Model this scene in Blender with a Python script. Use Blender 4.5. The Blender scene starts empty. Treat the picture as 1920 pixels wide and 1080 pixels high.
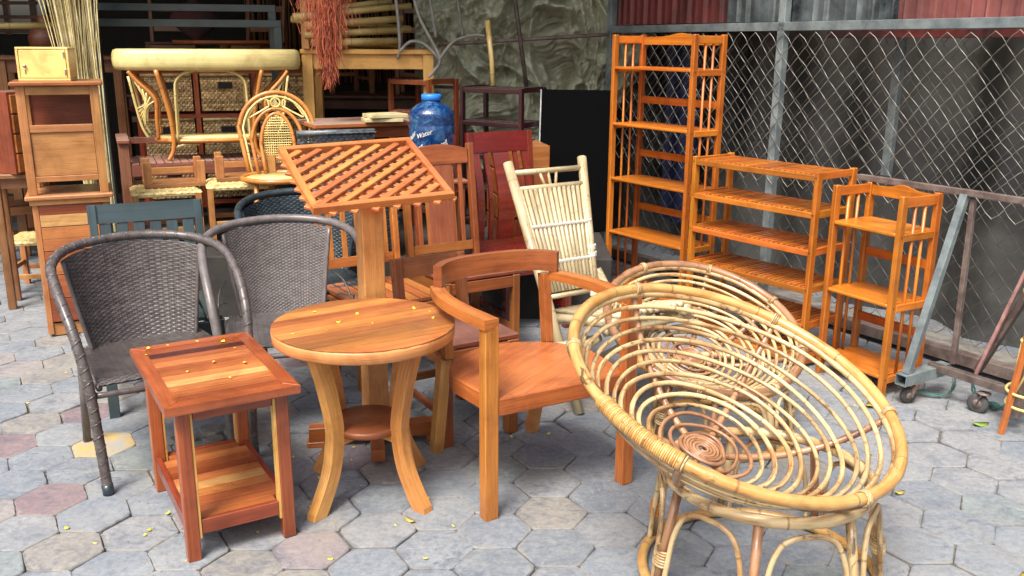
import bpy, math, random
from mathutils import Vector, Matrix, noise
R=math.radians; PI=math.pi
rnd=random.Random(7)
sc=bpy.context.scene; C=sc.collection
# ---------------------------------------------------------------- camera, sky, sun, exposure
cam=bpy.data.cameras.new('Camera'); co=bpy.data.objects.new('Camera',cam); C.objects.link(co); sc.camera=co
cam.sensor_width=36; cam.lens=1714.6/1920*36; cam.clip_start=.05; cam.clip_end=500
co.matrix_world=Matrix.Translation((0,0,1.62))@Matrix.Rotation(R(90-15.04),4,'X')@Matrix.Rotation(R(.393),4,'Z')
W=bpy.data.worlds.new('World'); sc.world=W; W.use_nodes=True
wn=W.node_tree.nodes; bg=wn['Background']; sky=wn.new('ShaderNodeTexSky'); sky.sky_type='NISHITA'; sky.sun_disc=False
SEL,SAZ=R(58),R(205)
sky.sun_elevation=SEL; sky.sun_rotation=SAZ; sky.dust_density=6; sky.air_density=1.2; sky.ozone_density=.6
W.node_tree.links.new(sky.outputs[0],bg.inputs[0]); bg.inputs[1].default_value=.125
sl=bpy.data.lights.new('Sun','SUN'); so=bpy.data.objects.new('Sun',sl); C.objects.link(so)
sl.energy=2.5; sl.angle=R(22); sl.color=(1,.97,.93)
sd=Vector((math.sin(SAZ)*math.cos(SEL),math.cos(SAZ)*math.cos(SEL),math.sin(SEL)))
so.rotation_euler=sd.to_track_quat('Z','Y').to_euler()
sc.view_settings.view_transform='Standard'; sc.view_settings.look='None'; sc.view_settings.exposure=.92; sc.view_settings.gamma=1
# ---------------------------------------------------------------- materials
def newmat(n):
    m=bpy.data.materials.new(n); m.use_nodes=True; nt=m.node_tree; return m,nt.nodes,nt.links,nt.nodes['Principled BSDF']
def ramp(N,L,fac,stops,interp='LINEAR'):
    r=N.new('ShaderNodeValToRGB'); r.color_ramp.interpolation=interp
    e=r.color_ramp.elements
    while len(e)<len(stops): e.new(.5)
    for i,(p,c) in enumerate(stops): e[i].position=p; e[i].color=(*c,1)
    L.new(fac,r.inputs[0]); return r.outputs[0]
def math_(N,L,op,a,b=None,c=None):
    n=N.new('ShaderNodeMath'); n.operation=op
    for i,x in enumerate((a,b,c)):
        if x is None: continue
        if isinstance(x,(int,float)): n.inputs[i].default_value=x
        else: L.new(x,n.inputs[i])
    return n.outputs[0]
def mixc(N,L,f,a,b,mode='MIX'):
    n=N.new('ShaderNodeMix'); n.data_type='RGBA'; n.blend_type=mode
    for i,x in ((0,f),(6,a),(7,b)):
        if isinstance(x,(int,float)): n.inputs[i].default_value=x
        elif isinstance(x,tuple): n.inputs[i].default_value=(*x,1)
        else: L.new(x,n.inputs[i])
    return n.outputs[2]
def noise_(N,L,vec,scale,detail=4,rough=.55,dist=0,mp=None,tone=None):
    if mp or tone:
        m=N.new('ShaderNodeMapping'); m.inputs['Scale'].default_value=mp or (1,1,1); L.new(vec,m.inputs[0])
        if tone:
            cx=N.new('ShaderNodeCombineXYZ'); L.new(math_(N,L,'MULTIPLY',tone,37.),cx.inputs[2]); L.new(math_(N,L,'MULTIPLY',tone,11.),cx.inputs[0])
            L.new(cx.outputs[0],m.inputs['Location'])
        vec=m.outputs[0]
    n=N.new('ShaderNodeTexNoise'); n.inputs['Scale'].default_value=scale; n.inputs['Detail'].default_value=detail
    n.inputs['Roughness'].default_value=rough; n.inputs['Distortion'].default_value=dist; L.new(vec,n.inputs['Vector']); return n.outputs['Fac']
def bump(N,L,b,h,st=.3,d=.002):
    x=N.new('ShaderNodeBump'); x.inputs['Strength'].default_value=st; x.inputs['Distance'].default_value=d
    L.new(h,x.inputs['Height']); L.new(x.outputs[0],b.inputs['Normal'])
def coords(N):
    t=N.new('ShaderNodeTexCoord'); a=N.new('ShaderNodeAttribute'); a.attribute_name='tone'; return t.outputs['UV'],t.outputs['Object'],a.outputs['Fac']
def wood(name,dark,light,rough=.38,vary=.25,boards=None,dust=0.,coat=.18,streak=.6):
    m,N,L,b=newmat(name); uv,ob,tone=coords(N)
    g1=noise_(N,L,uv,1.,5,.6,.5,(2.2,70,1),tone)
    g2=noise_(N,L,uv,1.,3,.5,.35,(1.1,16,1),tone)
    g3=noise_(N,L,uv,1.,6,.7,0,(9,260,1),tone)
    f=math_(N,L,'ADD',math_(N,L,'MULTIPLY',g1,.55),math_(N,L,'MULTIPLY',g2,.45))
    mid=tuple((a+c)/2 for a,c in zip(dark,light))
    col=ramp(N,L,f,[(.30,dark),(.5,mid),(.70,light)])
    if boards:
        bc=ramp(N,L,tone,[(i/len(boards),c) for i,c in enumerate(boards)],'CONSTANT')
        v=ramp(N,L,f,[(.3,(.62,.55,.5)),(.5,(1,1,1)),(.68,(1.25,1.3,1.3))])
        col=mixc(N,L,1.,bc,v,'MULTIPLY')
    pores=ramp(N,L,g3,[(.36,(.55,.5,.45)),(.5,(1,1,1))])
    col=mixc(N,L,streak,col,pores,'MULTIPLY')
    h=N.new('ShaderNodeHueSaturation'); L.new(col,h.inputs['Color'])
    L.new(math_(N,L,'ADD',math_(N,L,'MULTIPLY',tone,vary*1.4),1-vary*.7),h.inputs['Value'])
    L.new(math_(N,L,'ADD',math_(N,L,'MULTIPLY',math_(N,L,'FRACT',math_(N,L,'MULTIPLY',tone,7.3)),.018),.492),h.inputs['Hue'])
    col=h.outputs[0]
    col=mixc(N,L,.85,col,ramp(N,L,noise_(N,L,ob,5.,4,.6,.8),[(.34,(.72,.66,.6)),(.5,(1,1,1)),(.68,(1.16,1.18,1.2))]),'MULTIPLY')
    wear=noise_(N,L,ob,6.,5,.65)
    rr=math_(N,L,'ADD',math_(N,L,'MULTIPLY',wear,.35),rough-.15)
    if dust:
        geo=N.new('ShaderNodeNewGeometry'); s=N.new('ShaderNodeSeparateXYZ'); L.new(geo.outputs['Normal'],s.inputs[0])
        dn=math_(N,L,'MULTIPLY',math_(N,L,'SMOOTH_MAX',s.outputs[2],0.,.1),math_(N,L,'ADD',math_(N,L,'MULTIPLY',noise_(N,L,ob,4.,5,.7),1.2),-.1))
        cl=N.new('ShaderNodeClamp'); L.new(math_(N,L,'MULTIPLY',dn,dust),cl.inputs[0])
        col=mixc(N,L,cl.outputs[0],col,(.26,.24,.22))
        rr=math_(N,L,'ADD',rr,math_(N,L,'MULTIPLY',cl.outputs[0],.3))
    L.new(col,b.inputs['Base Color']); L.new(rr,b.inputs['Roughness'])
    b.inputs['Coat Weight'].default_value=coat; b.inputs['Coat Roughness'].default_value=.22
    bump(N,L,b,math_(N,L,'ADD',g1,math_(N,L,'MULTIPLY',g3,.4)),.12,.0015)
    return m
def cane(name,c1,c2,stain=.5,node=.3,rough=.35,nodecol=(.16,.07,.02)):
    m,N,L,b=newmat(name); uv,ob,tone=coords(N)
    sx=N.new('ShaderNodeSeparateXYZ'); L.new(uv,sx.inputs[0])
    g=noise_(N,L,uv,1.,4,.6,.5,(5,9,1),tone)
    g2=noise_(N,L,uv,1.,5,.7,0,(4,120,1),tone)
    col=ramp(N,L,math_(N,L,'ADD',math_(N,L,'MULTIPLY',g,.75),math_(N,L,'MULTIPLY',g2,.25)),[(.38,c2),(.55,c1)])
    st=noise_(N,L,uv,1.,6,.75,.8,(14,30,1),tone); st2=noise_(N,L,uv,1.,2,.5,0,(2.2,3,1),tone)
    sm=math_(N,L,'MULTIPLY',ramp(N,L,st,[(.53,(0,0,0)),(.62,(1,1,1))]),ramp(N,L,st2,[(.46,(0,0,0)),(.56,(1,1,1))]))
    col=mixc(N,L,math_(N,L,'MULTIPLY',sm,stain),col,(.05,.03,.02))
    fr=math_(N,L,'FRACT',math_(N,L,'ADD',math_(N,L,'ADD',math_(N,L,'DIVIDE',sx.outputs[0],node),math_(N,L,'MULTIPLY',noise_(N,L,uv,1.,1,.5,0,(1.7,0,1),tone),1.1)),math_(N,L,'MULTIPLY',tone,5.)))
    dd=math_(N,L,'ABSOLUTE',math_(N,L,'SUBTRACT',fr,.5))
    band=ramp(N,L,dd,[(0,(1,1,1)),(.002/node,(.85,.85,.85)),(.0045/node,(0,0,0))])
    col=mixc(N,L,math_(N,L,'MULTIPLY',band,.62),col,nodecol)
    h=N.new('ShaderNodeHueSaturation'); L.new(col,h.inputs['Color']); L.new(math_(N,L,'ADD',math_(N,L,'MULTIPLY',tone,.35),.8),h.inputs['Value'])
    L.new(h.outputs[0],b.inputs['Base Color']); b.inputs['Roughness'].default_value=rough; b.inputs['Coat Weight'].default_value=.3; b.inputs['Coat Roughness'].default_value=.2
    bump(N,L,b,math_(N,L,'ADD',g2,math_(N,L,'MULTIPLY',band,3.)),.25,.0012)
    return m
def plain(name,col,rough=.5,metal=0.,vary=.2,scale=8.,col2=None,bmp=.1,spec=.5,coat=0):
    m,N,L,b=newmat(name); uv,ob,tone=coords(N)
    n=noise_(N,L,ob,scale,6,.65,.3)
    c2=col2 or tuple(x*.55 for x in col)
    c=ramp(N,L,n,[(.38,c2),(.6,col)])
    h=N.new('ShaderNodeHueSaturation'); L.new(c,h.inputs['Color']); L.new(math_(N,L,'ADD',math_(N,L,'MULTIPLY',tone,vary*2),1-vary),h.inputs['Value'])
    L.new(h.outputs[0],b.inputs['Base Color']); L.new(math_(N,L,'ADD',math_(N,L,'MULTIPLY',n,.3),rough-.15),b.inputs['Roughness'])
    b.inputs['Metallic'].default_value=metal; b.inputs['Specular IOR Level'].default_value=spec; b.inputs['Coat Weight'].default_value=coat
    bump(N,L,b,n,bmp,.003); return m
M={}
M['honey']=wood('honey_varnished_pine',(.34,.085,.008),(.66,.21,.022),.34,.3,coat=.3,streak=.55)
M['honeyslat']=wood('honey_varnished_slats',(.27,.07,.009),(.54,.165,.022),.34,.4,coat=.4,streak=.3)
M['teak']=wood('teak_orange',(.30,.08,.014),(.55,.195,.042),.36,.22,coat=.2,dust=.1,streak=.75)
M['teaktop']=wood('teak_top_planks',(.24,.07,.014),(.57,.21,.05),.36,.6,coat=.2,dust=.1,streak=.85)
M['teakpale']=wood('teak_pale',(.42,.17,.04),(.66,.33,.09),.38,.2)
M['boards']=wood('mixed_rosewood_boards',(.3,.1,.03),(.6,.25,.08),.28,.1,boards=[(.37,.105,.03),(.075,.016,.010),(.48,.17,.05),(.24,.05,.018),(.58,.31,.11),(.31,.078,.024),(.12,.025,.013)],coat=.35)
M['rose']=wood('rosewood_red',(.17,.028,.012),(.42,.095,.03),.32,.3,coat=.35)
M['sap']=wood('sapwood_pale',(.5,.25,.06),(.72,.42,.13),.4,.1)
M['lattice']=wood('lattice_teak',(.38,.11,.025),(.60,.21,.06),.45,.3)
M['post']=wood('golden_post',(.5,.2,.05),(.72,.37,.12),.42,.12)
M['brown']=wood('brown_hardwood',(.16,.04,.016),(.33,.095,.035),.4,.2,dust=.55)
M['chestnut']=wood('chestnut_hardwood',(.17,.045,.010),(.38,.125,.03),.36,.2,dust=.15)
M['cherry']=wood('dark_cherry',(.085,.006,.004),(.2,.02,.008),.25,.2,coat=.6)
M['benchwood']=wood('bench_brown',(.2,.065,.035),(.34,.13,.08),.5,.2,dust=.7)
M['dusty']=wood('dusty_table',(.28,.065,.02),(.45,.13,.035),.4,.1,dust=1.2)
M['yellow']=wood('yellow_pine',(.6,.33,.07),(.8,.5,.15),.4,.1,streak=.25)
M['cabinet']=wood('cabinet_wood',(.32,.125,.035),(.55,.25,.085),.42,.15,dust=.2)
M['birch']=wood('pale_box_wood',(.72,.5,.15),(.85,.64,.24),.4,.1,streak=.2)
M['darkwood']=wood('dark_interior_wood',(.06,.025,.012),(.16,.065,.03),.5,.3)
M['midwood']=wood('interior_wood',(.16,.06,.022),(.34,.14,.055),.45,.3)
M['blackwood']=wood('black_green_paint',(.018,.035,.038),(.04,.065,.07),.32,.25,coat=.5,streak=.3)
M['blackrack']=wood('dark_plum_lacquer',(.02,.006,.008),(.045,.012,.015),.3,.2,coat=.4,dust=.3)
M['cane']=cane('papasan_cane',(.60,.45,.23),(.30,.15,.05),.85,.22)
M['canered']=cane('red_cane_rib',(.38,.20,.10),(.20,.085,.038),.8,.2)
M['canerim']=cane('golden_cane_rim',(.62,.38,.13),(.48,.21,.045),.85,.3)
M['canepale']=cane('pale_cane',(.74,.62,.26),(.66,.48,.15),.1,.3)
M['caneorange']=cane('orange_cane',(.55,.22,.045),(.44,.15,.03),.2,.3)
M['bamboo']=cane('pale_bamboo',(.50,.42,.26),(.38,.29,.15),.5,.33,.4,(.3,.2,.08))
M['bamboodim']=cane('olive_bamboo',(.5,.38,.14),(.36,.25,.08),.3,.28)
M['skin']=wood('split_cane_sheet',(.62,.5,.18),(.8,.7,.32),.42,.12,streak=.3)
M['wick']=plain('grey_brown_wicker',(.105,.09,.085),.34,0,.2,30,(.065,.053,.05),spec=.6)
M['wick2']=plain('warm_grey_wicker',(.155,.138,.133),.36,0,.12,30,(.115,.10,.097),spec=.5)
M['wickblue']=plain('blue_black_wicker',(.03,.045,.055),.3,0,.3,20,(.015,.025,.03),spec=.7)
M['wickgrey']=plain('slate_wicker',(.15,.17,.18),.35,0,.3,20,(.06,.07,.08))
M['wire']=plain('grey_wire_scroll',(.16,.145,.135),.4,.3)
M['rope']=plain('woven_rope_seat',(.62,.5,.22),.6,0,.3,25,(.4,.28,.1))
M['basket']=plain('hyacinth_basket',(.78,.58,.30),.65,0,.4,30,(.34,.2,.08))
M['galv']=plain('galvanised_steel',(.24,.28,.29),.3,.7,.1,2.2,(.05,.06,.065))  # darker second colour paints uneven reflections into the steel
M['galvbar']=plain('galvanised_tube',(.25,.30,.30),.42,.3,.1,7,(.13,.16,.17))
M['mesh']=plain('chain_link_wire',(.27,.27,.25),.45,.35,.15,9,(.17,.15,.12))
M['meshdim']=plain('dull_wire',(.13,.13,.115),.5,.2,.15,9,(.08,.07,.06))
M['redsheet']=plain('red_painted_sheet',(.17,.035,.03),.4,.15,.1,2.0,(.03,.018,.02))
M['fadedred']=plain('faded_red_sheet',(.26,.085,.075),.45,.1,.1,2.2,(.13,.045,.04))
M['rust']=plain('rusty_steel',(.19,.15,.13),.6,.2,.2,14,(.10,.07,.06))
M['pink']=plain('faded_pink_tube',(.42,.22,.2),.6,0,.1,9)
M['plastic']=plain('dusty_black_plastic',(.085,.085,.08),.45,0,.05,2.,(.035,.037,.035),.25)
M['bluecloth']=plain('blue_tarp',(.006,.012,.055),.6)
M['crumple']=plain('dirty_canvas',(.50,.52,.38),.38,0,.1,1.6,(.17,.16,.10),.3)
M['rubber']=plain('worn_rubber',(.07,.07,.068),.7)
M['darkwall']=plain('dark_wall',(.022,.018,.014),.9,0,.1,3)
M['glossblack']=plain('gloss_black_panel',(.002,.002,.0025),.55,0,0,3,(.002,.002,.0025),0,.03)
M['edge']=plain('pale_edge',(.5,.55,.55),.4)
M['conduit']=plain('grey_conduit',(.30,.29,.26),.6)
M['twig']=plain('orange_twigs',(.50,.13,.055),.7,0,.5,12,(.30,.06,.03))
M['reed']=plain('dry_reed',(.78,.68,.38),.6,0,.45,10,(.5,.4,.17))
M['greenrope']=plain('green_rope',(.06,.16,.14),.8)
M['petal']=plain('yellow_petal',(.85,.75,.08),.6,0,.15,30,(.8,.62,.05))
M['leafg']=plain('green_leaf',(.25,.4,.06),.5,0,.2,20)
M['leafy']=plain('yellow_leaf',(.6,.45,.1),.6,0,.3,20)
M['white']=plain('white_string',(.8,.78,.7),.6,0,.05,20,(.7,.68,.6))
M['knob']=plain('ivory_knob',(.8,.75,.62),.3,0,0,10,(.7,.65,.5))
M['steel']=plain('small_steel',(.5,.5,.48),.3,.9)
M['screw']=plain('screw_hole',(.12,.07,.03),.4,.4)
M['black']=plain('matt_black',(.012,.012,.012),.6)
M['cloth']=plain('dark_cloth',(.05,.03,.03),.9,0,.4,3,(.1,.02,.02))
M['crimson']=plain('crimson_cloth',(.12,.008,.012),.9)
M['concrete']=plain('kerb_concrete',(.26,.25,.22),.85,0,.1,12,(.14,.13,.12),.4)
M['darkfloor']=plain('dark_floor',(.035,.031,.027),.9,0,.1,9,(.018,.016,.014),.3)  # near-black base colour with a darker mottle
M['mortar']=plain('sandy_soil',(.22,.19,.155),.95,0,.1,25,(.10,.085,.07),.8)
M['thatch']=plain('thatch',(.5,.42,.2),.8,0,.4,10)
M['book']=plain('aged_paper',(.55,.48,.27),.8,0,.2,8,(.4,.33,.16))
def paver_mat():
    m,N,L,b=newmat('hexagon_pavers'); uv,ob,tone=coords(N)
    base=ramp(N,L,tone,[(0,(.205,.228,.25)),(.22,(.222,.24,.255)),(.4,(.198,.22,.245)),(.52,(.232,.243,.252)),(.64,(.19,.21,.228)),(.74,(.205,.232,.235)),(.82,(.245,.235,.215)),(.88,(.225,.20,.212)),(.94,(.25,.235,.23)),(.975,(.205,.155,.165))],'CONSTANT')
    n1=noise_(N,L,ob,5.,8,.72,.6); n2=noise_(N,L,ob,45.,6,.75); n3=noise_(N,L,ob,13.,8,.78,1.2,(1,1.6,1))
    c=mixc(N,L,1.,base,ramp(N,L,n1,[(.33,(.76,.79,.84)),(.5,(1,1,1)),(.68,(1.16,1.13,1.08))]),'MULTIPLY')
    c=mixc(N,L,.9,c,ramp(N,L,n2,[(.3,(.68,.68,.68)),(.6,(1.12,1.12,1.12))]),'MULTIPLY')
    dk=math_(N,L,'MULTIPLY',ramp(N,L,n3,[(.50,(0,0,0)),(.60,(1,1,1))]),ramp(N,L,noise_(N,L,ob,2.6,4,.6),[(.42,(0,0,0)),(.58,(1,1,1))]))
    c=mixc(N,L,math_(N,L,'MULTIPLY',dk,.62),c,(.085,.10,.135))
    lt=math_(N,L,'MULTIPLY',ramp(N,L,noise_(N,L,ob,8.,9,.82,2.5),[(.55,(0,0,0)),(.66,(1,1,1))]),ramp(N,L,noise_(N,L,ob,1.9,3,.6),[(.45,(0,0,0)),(.6,(1,1,1))]))
    c=mixc(N,L,math_(N,L,'MULTIPLY',lt,.6),c,(.44,.42,.38))
    sd_=ramp(N,L,noise_(N,L,ob,1.1,6,.7,1.),[(.55,(0,0,0)),(.75,(1,1,1))]); c=mixc(N,L,math_(N,L,'MULTIPLY',sd_,.45),c,(.30,.26,.20))
    ea=N.new('ShaderNodeAttribute'); ea.attribute_name='edge'
    en=math_(N,L,'ADD',ea.outputs['Fac'],math_(N,L,'MULTIPLY',math_(N,L,'SUBTRACT',noise_(N,L,ob,16.,6,.75),.5),3.2))
    c=mixc(N,L,math_(N,L,'MULTIPLY',ramp(N,L,en,[(.75,(0,0,0)),(1.,(1,1,1))]),.55),c,ramp(N,L,noise_(N,L,ob,2.3,3,.6),[(.45,(.11,.11,.115)),(.55,(.26,.245,.215))]))
    L.new(c,b.inputs['Base Color']); b.inputs['Roughness'].default_value=.78; b.inputs['Specular IOR Level'].default_value=.35
    bump(N,L,b,math_(N,L,'ADD',n1,math_(N,L,'MULTIPLY',n2,.5)),.55,.004); return m
M['paver']=paver_mat()
M['ochre']=plain('ochre_paint_worn',(.42,.29,.10),.8,0,.1,9,(.27,.27,.25),.4)
def bottle_mat():
    m,N,L,b=newmat('blue_water_bottle'); b.inputs['Base Color'].default_value=(.03,.16,.42,1); b.inputs['Roughness'].default_value=.12
    b.inputs['Transmission Weight'].default_value=.55; b.inputs['Coat Weight'].default_value=.5
    uv,ob,tone=coords(N); n=noise_(N,L,ob,11.,5,.7,2.)
    L.new(ramp(N,L,n,[(.35,(.006,.03,.15)),(.5,(.015,.09,.32)),(.66,(.10,.30,.5))]),b.inputs['Base Color']); bump(N,L,b,n,.4,.006); return m
M['bottle']=bottle_mat(); M['cap']=plain('blue_cap',(.02,.2,.7),.35,0,0,5,(.02,.18,.6))
# ---------------------------------------------------------------- mesh builder
class MB:
    def __init__(s): s.v=[];s.f=[];s.u=[];s.t=[];s.sm=[];s.mi=[];s.cur=0
    def _add(s,vs,fs,us,tone,smooth):
        o=len(s.v); s.v+=[tuple(x) for x in vs]; s.t+=[tone]*len(vs)
        for f,u in zip(fs,us): s.f.append(tuple(i+o for i in f)); s.u.append(u); s.sm.append(smooth); s.mi.append(s.cur)
    def box(s,c,d,rot=None,tone=None,ch=.002,taper=None):
        tone=rnd.random() if tone is None else tone
        c=Vector(c); h=[x/2 for x in d]; ch=min(ch,min(h)*.45); ax=max(range(3),key=lambda i:d[i]); ou,ov=rnd.random()*5,rnd.random()*5
        vs=[];idx={}
        for sx in(-1,1):
            for sy in(-1,1):
                for sz in(-1,1):
                    S=(sx,sy,sz)
                    for a in range(3):
                        p=[S[i]*(h[i]-(0 if i==a else ch)) for i in range(3)]
                        if taper and S[ax]>0:
                            for i in range(3):
                                if i!=ax: p[i]*=taper
                        idx[S+(a,)]=len(vs); vs.append(Vector(p))
        fs=[]
        def face(k): fs.append(k)
        for a in range(3):
            b_,c_=(a+1)%3,(a+2)%3
            for sg in(-1,1):
                q=[]
                for (i,j) in((-1,-1),(1,-1),(1,1),(-1,1)):
                    S=[0,0,0];S[a]=sg;S[b_]=i;S[c_]=j;q.append(idx[tuple(S)+(a,)])
                face(q if sg>0 else q[::-1])
        for a in range(3):
            b_,c_=(a+1)%3,(a+2)%3
            for i in(-1,1):
                for j in(-1,1):
                    S0=[0,0,0];S0[b_]=i;S0[c_]=j;S1=list(S0);S0[a]=-1;S1[a]=1
                    q=[idx[tuple(S0)+(b_,)],idx[tuple(S1)+(b_,)],idx[tuple(S1)+(c_,)],idx[tuple(S0)+(c_,)]]
                    face(q if i*j<0 else q[::-1])
        for sx in(-1,1):
            for sy in(-1,1):
                for sz in(-1,1):
                    S=(sx,sy,sz);q=[idx[S+(0,)],idx[S+(1,)],idx[S+(2,)]]
                    face(q if sx*sy*sz>0 else q[::-1])
        us=[]
        for f in fs:
            n=(vs[f[1]]-vs[f[0]]).cross(vs[f[2]]-vs[f[0]]); na=max(range(3),key=lambda i:abs(n[i]))
            oth=[i for i in range(3) if i!=ax]; va=[i for i in oth if i!=na] or oth; 
            if na==ax: us.append([(vs[i][oth[0]]*.3+ou,vs[i][oth[1]]+ov) for i in f])
            else: us.append([(vs[i][ax]+ou,vs[i][va[0]]+ov+na*.37) for i in f])
        if rot is not None: vs=[rot@p for p in vs]
        s._add([p+c for p in vs],fs,us,tone,False)
    def bar(s,p0,p1,w,t,up=(0,0,1),tone=None,ch=.002,taper=None):
        p0,p1=Vector(p0),Vector(p1); d=p1-p0; l=d.length; z=d/l; up=Vector(up)
        x=up.cross(z)
        if x.length<1e-3: x=Vector((1,0,0)).cross(z) if abs(z.x)<.9 else Vector((0,1,0)).cross(z)
        x.normalize(); y=z.cross(x)
        s.box((p0+p1)/2,(w,t,l),Matrix((x,y,z)).transposed(),tone,ch,taper)
    def tube(s,pts,r,closed=False,n=8,tone=None,caps=True,nodes=0,ph=None):
        tone=rnd.random() if tone is None else tone
        P=[Vector(p) for p in pts]; m=len(P); rr=list(r) if hasattr(r,'__len__') else [r]*m
        T=[]
        for i in range(m):
            a=P[(i-1)%m] if (closed or i>0) else P[i]; b=P[(i+1)%m] if (closed or i<m-1) else P[i]
            t=(b-a); T.append(t.normalized() if t.length>0 else Vector((0,0,1)))
        ref=Vector((0,0,1)) if abs(T[0].z)<.9 else Vector((1,0,0))
        nrm=(ref-T[0]*ref.dot(T[0])).normalized(); vs=[];L_=[0.]
        for i in range(1,m+1): L_.append(L_[-1]+(P[i%m]-P[i-1]).length)
        ou=rnd.random()*9
        for i in range(m):
            nrm=(nrm-T[i]*nrm.dot(T[i])).normalized(); bn=T[i].cross(nrm); R_=rr[i]
            if nodes:
                k=((L_[i]/nodes+tone*5)%1.)-.5
                if abs(k)*nodes<.012: R_*=1.13
            for j in range(n):
                a=2*PI*j/n; vs.append(P[i]+(nrm*math.cos(a)+bn*math.sin(a))*R_)
        fs=[];us=[];R0=rr[0]
        for i in range(m if closed else m-1):
            k=(i+1)%m
            for j in range(n):
                l=(j+1)%n; fs.append((i*n+j,i*n+l,k*n+l,k*n+j)[::-1] if False else (i*n+j,i*n+l,k*n+l,k*n+j))
                v0,v1=2*PI*R0*j/n,2*PI*R0*(j+1)/n
                us.append([(L_[i],v0),(L_[i],v1),(L_[i+1],v1),(L_[i+1],v0)])
        if not closed and caps:
            fs.append(tuple(range(n))[::-1]); us.append([(L_[0]+.1*math.cos(j),.3) for j in range(n)])
            fs.append(tuple((m-1)*n+j for j in range(n))); us.append([(L_[-1]+.1*math.cos(j),.3) for j in range(n)])
        s._add(vs,fs,us,tone,True)
    def lathe(s,prof,c=(0,0,0),n=32,rot=None,tone=None,smooth=True,closed=False):
        tone=rnd.random() if tone is None else tone; c=Vector(c); vs=[]
        for r,z in prof:
            for j in range(n):
                a=2*PI*j/n; p=Vector((r*math.cos(a),r*math.sin(a),z)); vs.append((rot@p if rot is not None else p)+c)
        fs=[];us=[]
        for i in range(len(prof)-1):
            for j in range(n):
                l=(j+1)%n; q=(i*n+j,i*n+l,(i+1)*n+l,(i+1)*n+j); fs.append(q)
                us.append([(prof[i][0]*2*PI*j/n,prof[i][1]),(prof[i][0]*2*PI*(j+1)/n,prof[i][1]),(prof[i+1][0]*2*PI*(j+1)/n,prof[i+1][1]),(prof[i+1][0]*2*PI*j/n,prof[i+1][1])])
        s._add(vs,fs,us,tone,smooth)
    def prism(s,poly,th,M4=None,tone=None,vdir=(1,0),smooth=False,bev=0.):
        """polygon (ccw) in xy, extruded from z=0 to z=th"""
        tone=rnd.random() if tone is None else tone; n=len(poly); M4=M4 or Matrix(); ou=rnd.random()*5
        cx=sum(p[0] for p in poly)/n; cy=sum(p[1] for p in poly)/n
        def ins(p):
            d=Vector((p[0]-cx,p[1]-cy)); l=d.length or 1; k=max(0,(l-bev)/l); return (cx+d.x*k,cy+d.y*k)
        rings=[[(*ins(p),0) for p in poly],[(*p,bev) for p in poly],[(*p,th-bev) for p in poly],[(*ins(p),th) for p in poly]] if bev else [[(*p,0) for p in poly],[(*p,th) for p in poly]]
        vs=[Vector(p) for r in rings for p in r]; fs=[];us=[]; nr=len(rings)
        uvp=lambda p:(p.x*vdir[0]+p.y*vdir[1]+ou,-p.x*vdir[1]+p.y*vdir[0])
        fs.append(tuple(range(n))[::-1]); us.append([uvp(vs[i]) for i in fs[-1]])
        fs.append(tuple((nr-1)*n+i for i in range(n))); us.append([uvp(vs[i]) for i in fs[-1]])
        acc=[0.]
        for i in range(n): acc.append(acc[-1]+(Vector(poly[(i+1)%n])-Vector(poly[i])).length)
        for k in range(nr-1):
            for i in range(n):
                j=(i+1)%n; fs.append((k*n+i,k*n+j,(k+1)*n+j,(k+1)*n+i))
                us.append([(acc[i]+ou,vs[k*n].z),(acc[i+1]+ou,vs[k*n].z),(acc[i+1]+ou,vs[(k+1)*n].z),(acc[i]+ou,vs[(k+1)*n].z)])
        s._add([M4@p for p in vs],fs,us,tone,smooth)
    def grid(s,fn,nu,nv,tone=None,smooth=True,us_=1.,vs_=1.):
        tone=rnd.random() if tone is None else tone; vs=[Vector(fn(i/nu,j/nv)) for j in range(nv+1) for i in range(nu+1)]; fs=[];uu=[]
        for j in range(nv):
            for i in range(nu):
                fs.append((j*(nu+1)+i,j*(nu+1)+i+1,(j+1)*(nu+1)+i+1,(j+1)*(nu+1)+i)); uu.append([(i/nu*us_,j/nv*vs_),((i+1)/nu*us_,j/nv*vs_),((i+1)/nu*us_,(j+1)/nv*vs_),(i/nu*us_,(j+1)/nv*vs_)])
        s._add(vs,fs,uu,tone,smooth)
    def weave(s,fn,nu,nv,amp=.0022,gap=.12,sub=2,wid=None):
        """woven strands over surface fn(u,v)->Vector; rows along u passing over/under nu stakes"""
        e=1e-3
        def nrm(u,v):
            u=min(max(u,e),1-e); v=min(max(v,e),1-e)
            a=Vector(fn(u+e,v))-Vector(fn(u-e,v)); b=Vector(fn(u,v+e))-Vector(fn(u,v-e)); return a.cross(b).normalized()
        ns=nu*sub
        for j in range(nv):
            v0=(j+gap/2)/nv; v1=(j+1-gap/2)/nv; vm=(v0+v1)/2; vs=[];fs=[];us=[];tn=rnd.random()
            for i in range(ns+1):
                u=i/ns; n=nrm(u,vm); w=math.cos(PI*(i/sub+j)); w=math.copysign(abs(w)**.55,w)*amp
                vs+= [Vector(fn(u,v0))+n*(w-amp*.5),Vector(fn(u,vm))+n*(w+amp*.35),Vector(fn(u,v1))+n*(w-amp*.5)]
            for i in range(ns):
                for k in (0,1):
                    fs.append((i*3+k,(i+1)*3+k,(i+1)*3+k+1,i*3+k+1)); us.append([(i/ns*.5,k*.01),((i+1)/ns*.5,k*.01),((i+1)/ns*.5,(k+1)*.01),(i/ns*.5,(k+1)*.01)])
            s._add(vs,fs,us,tn,True)
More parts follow.
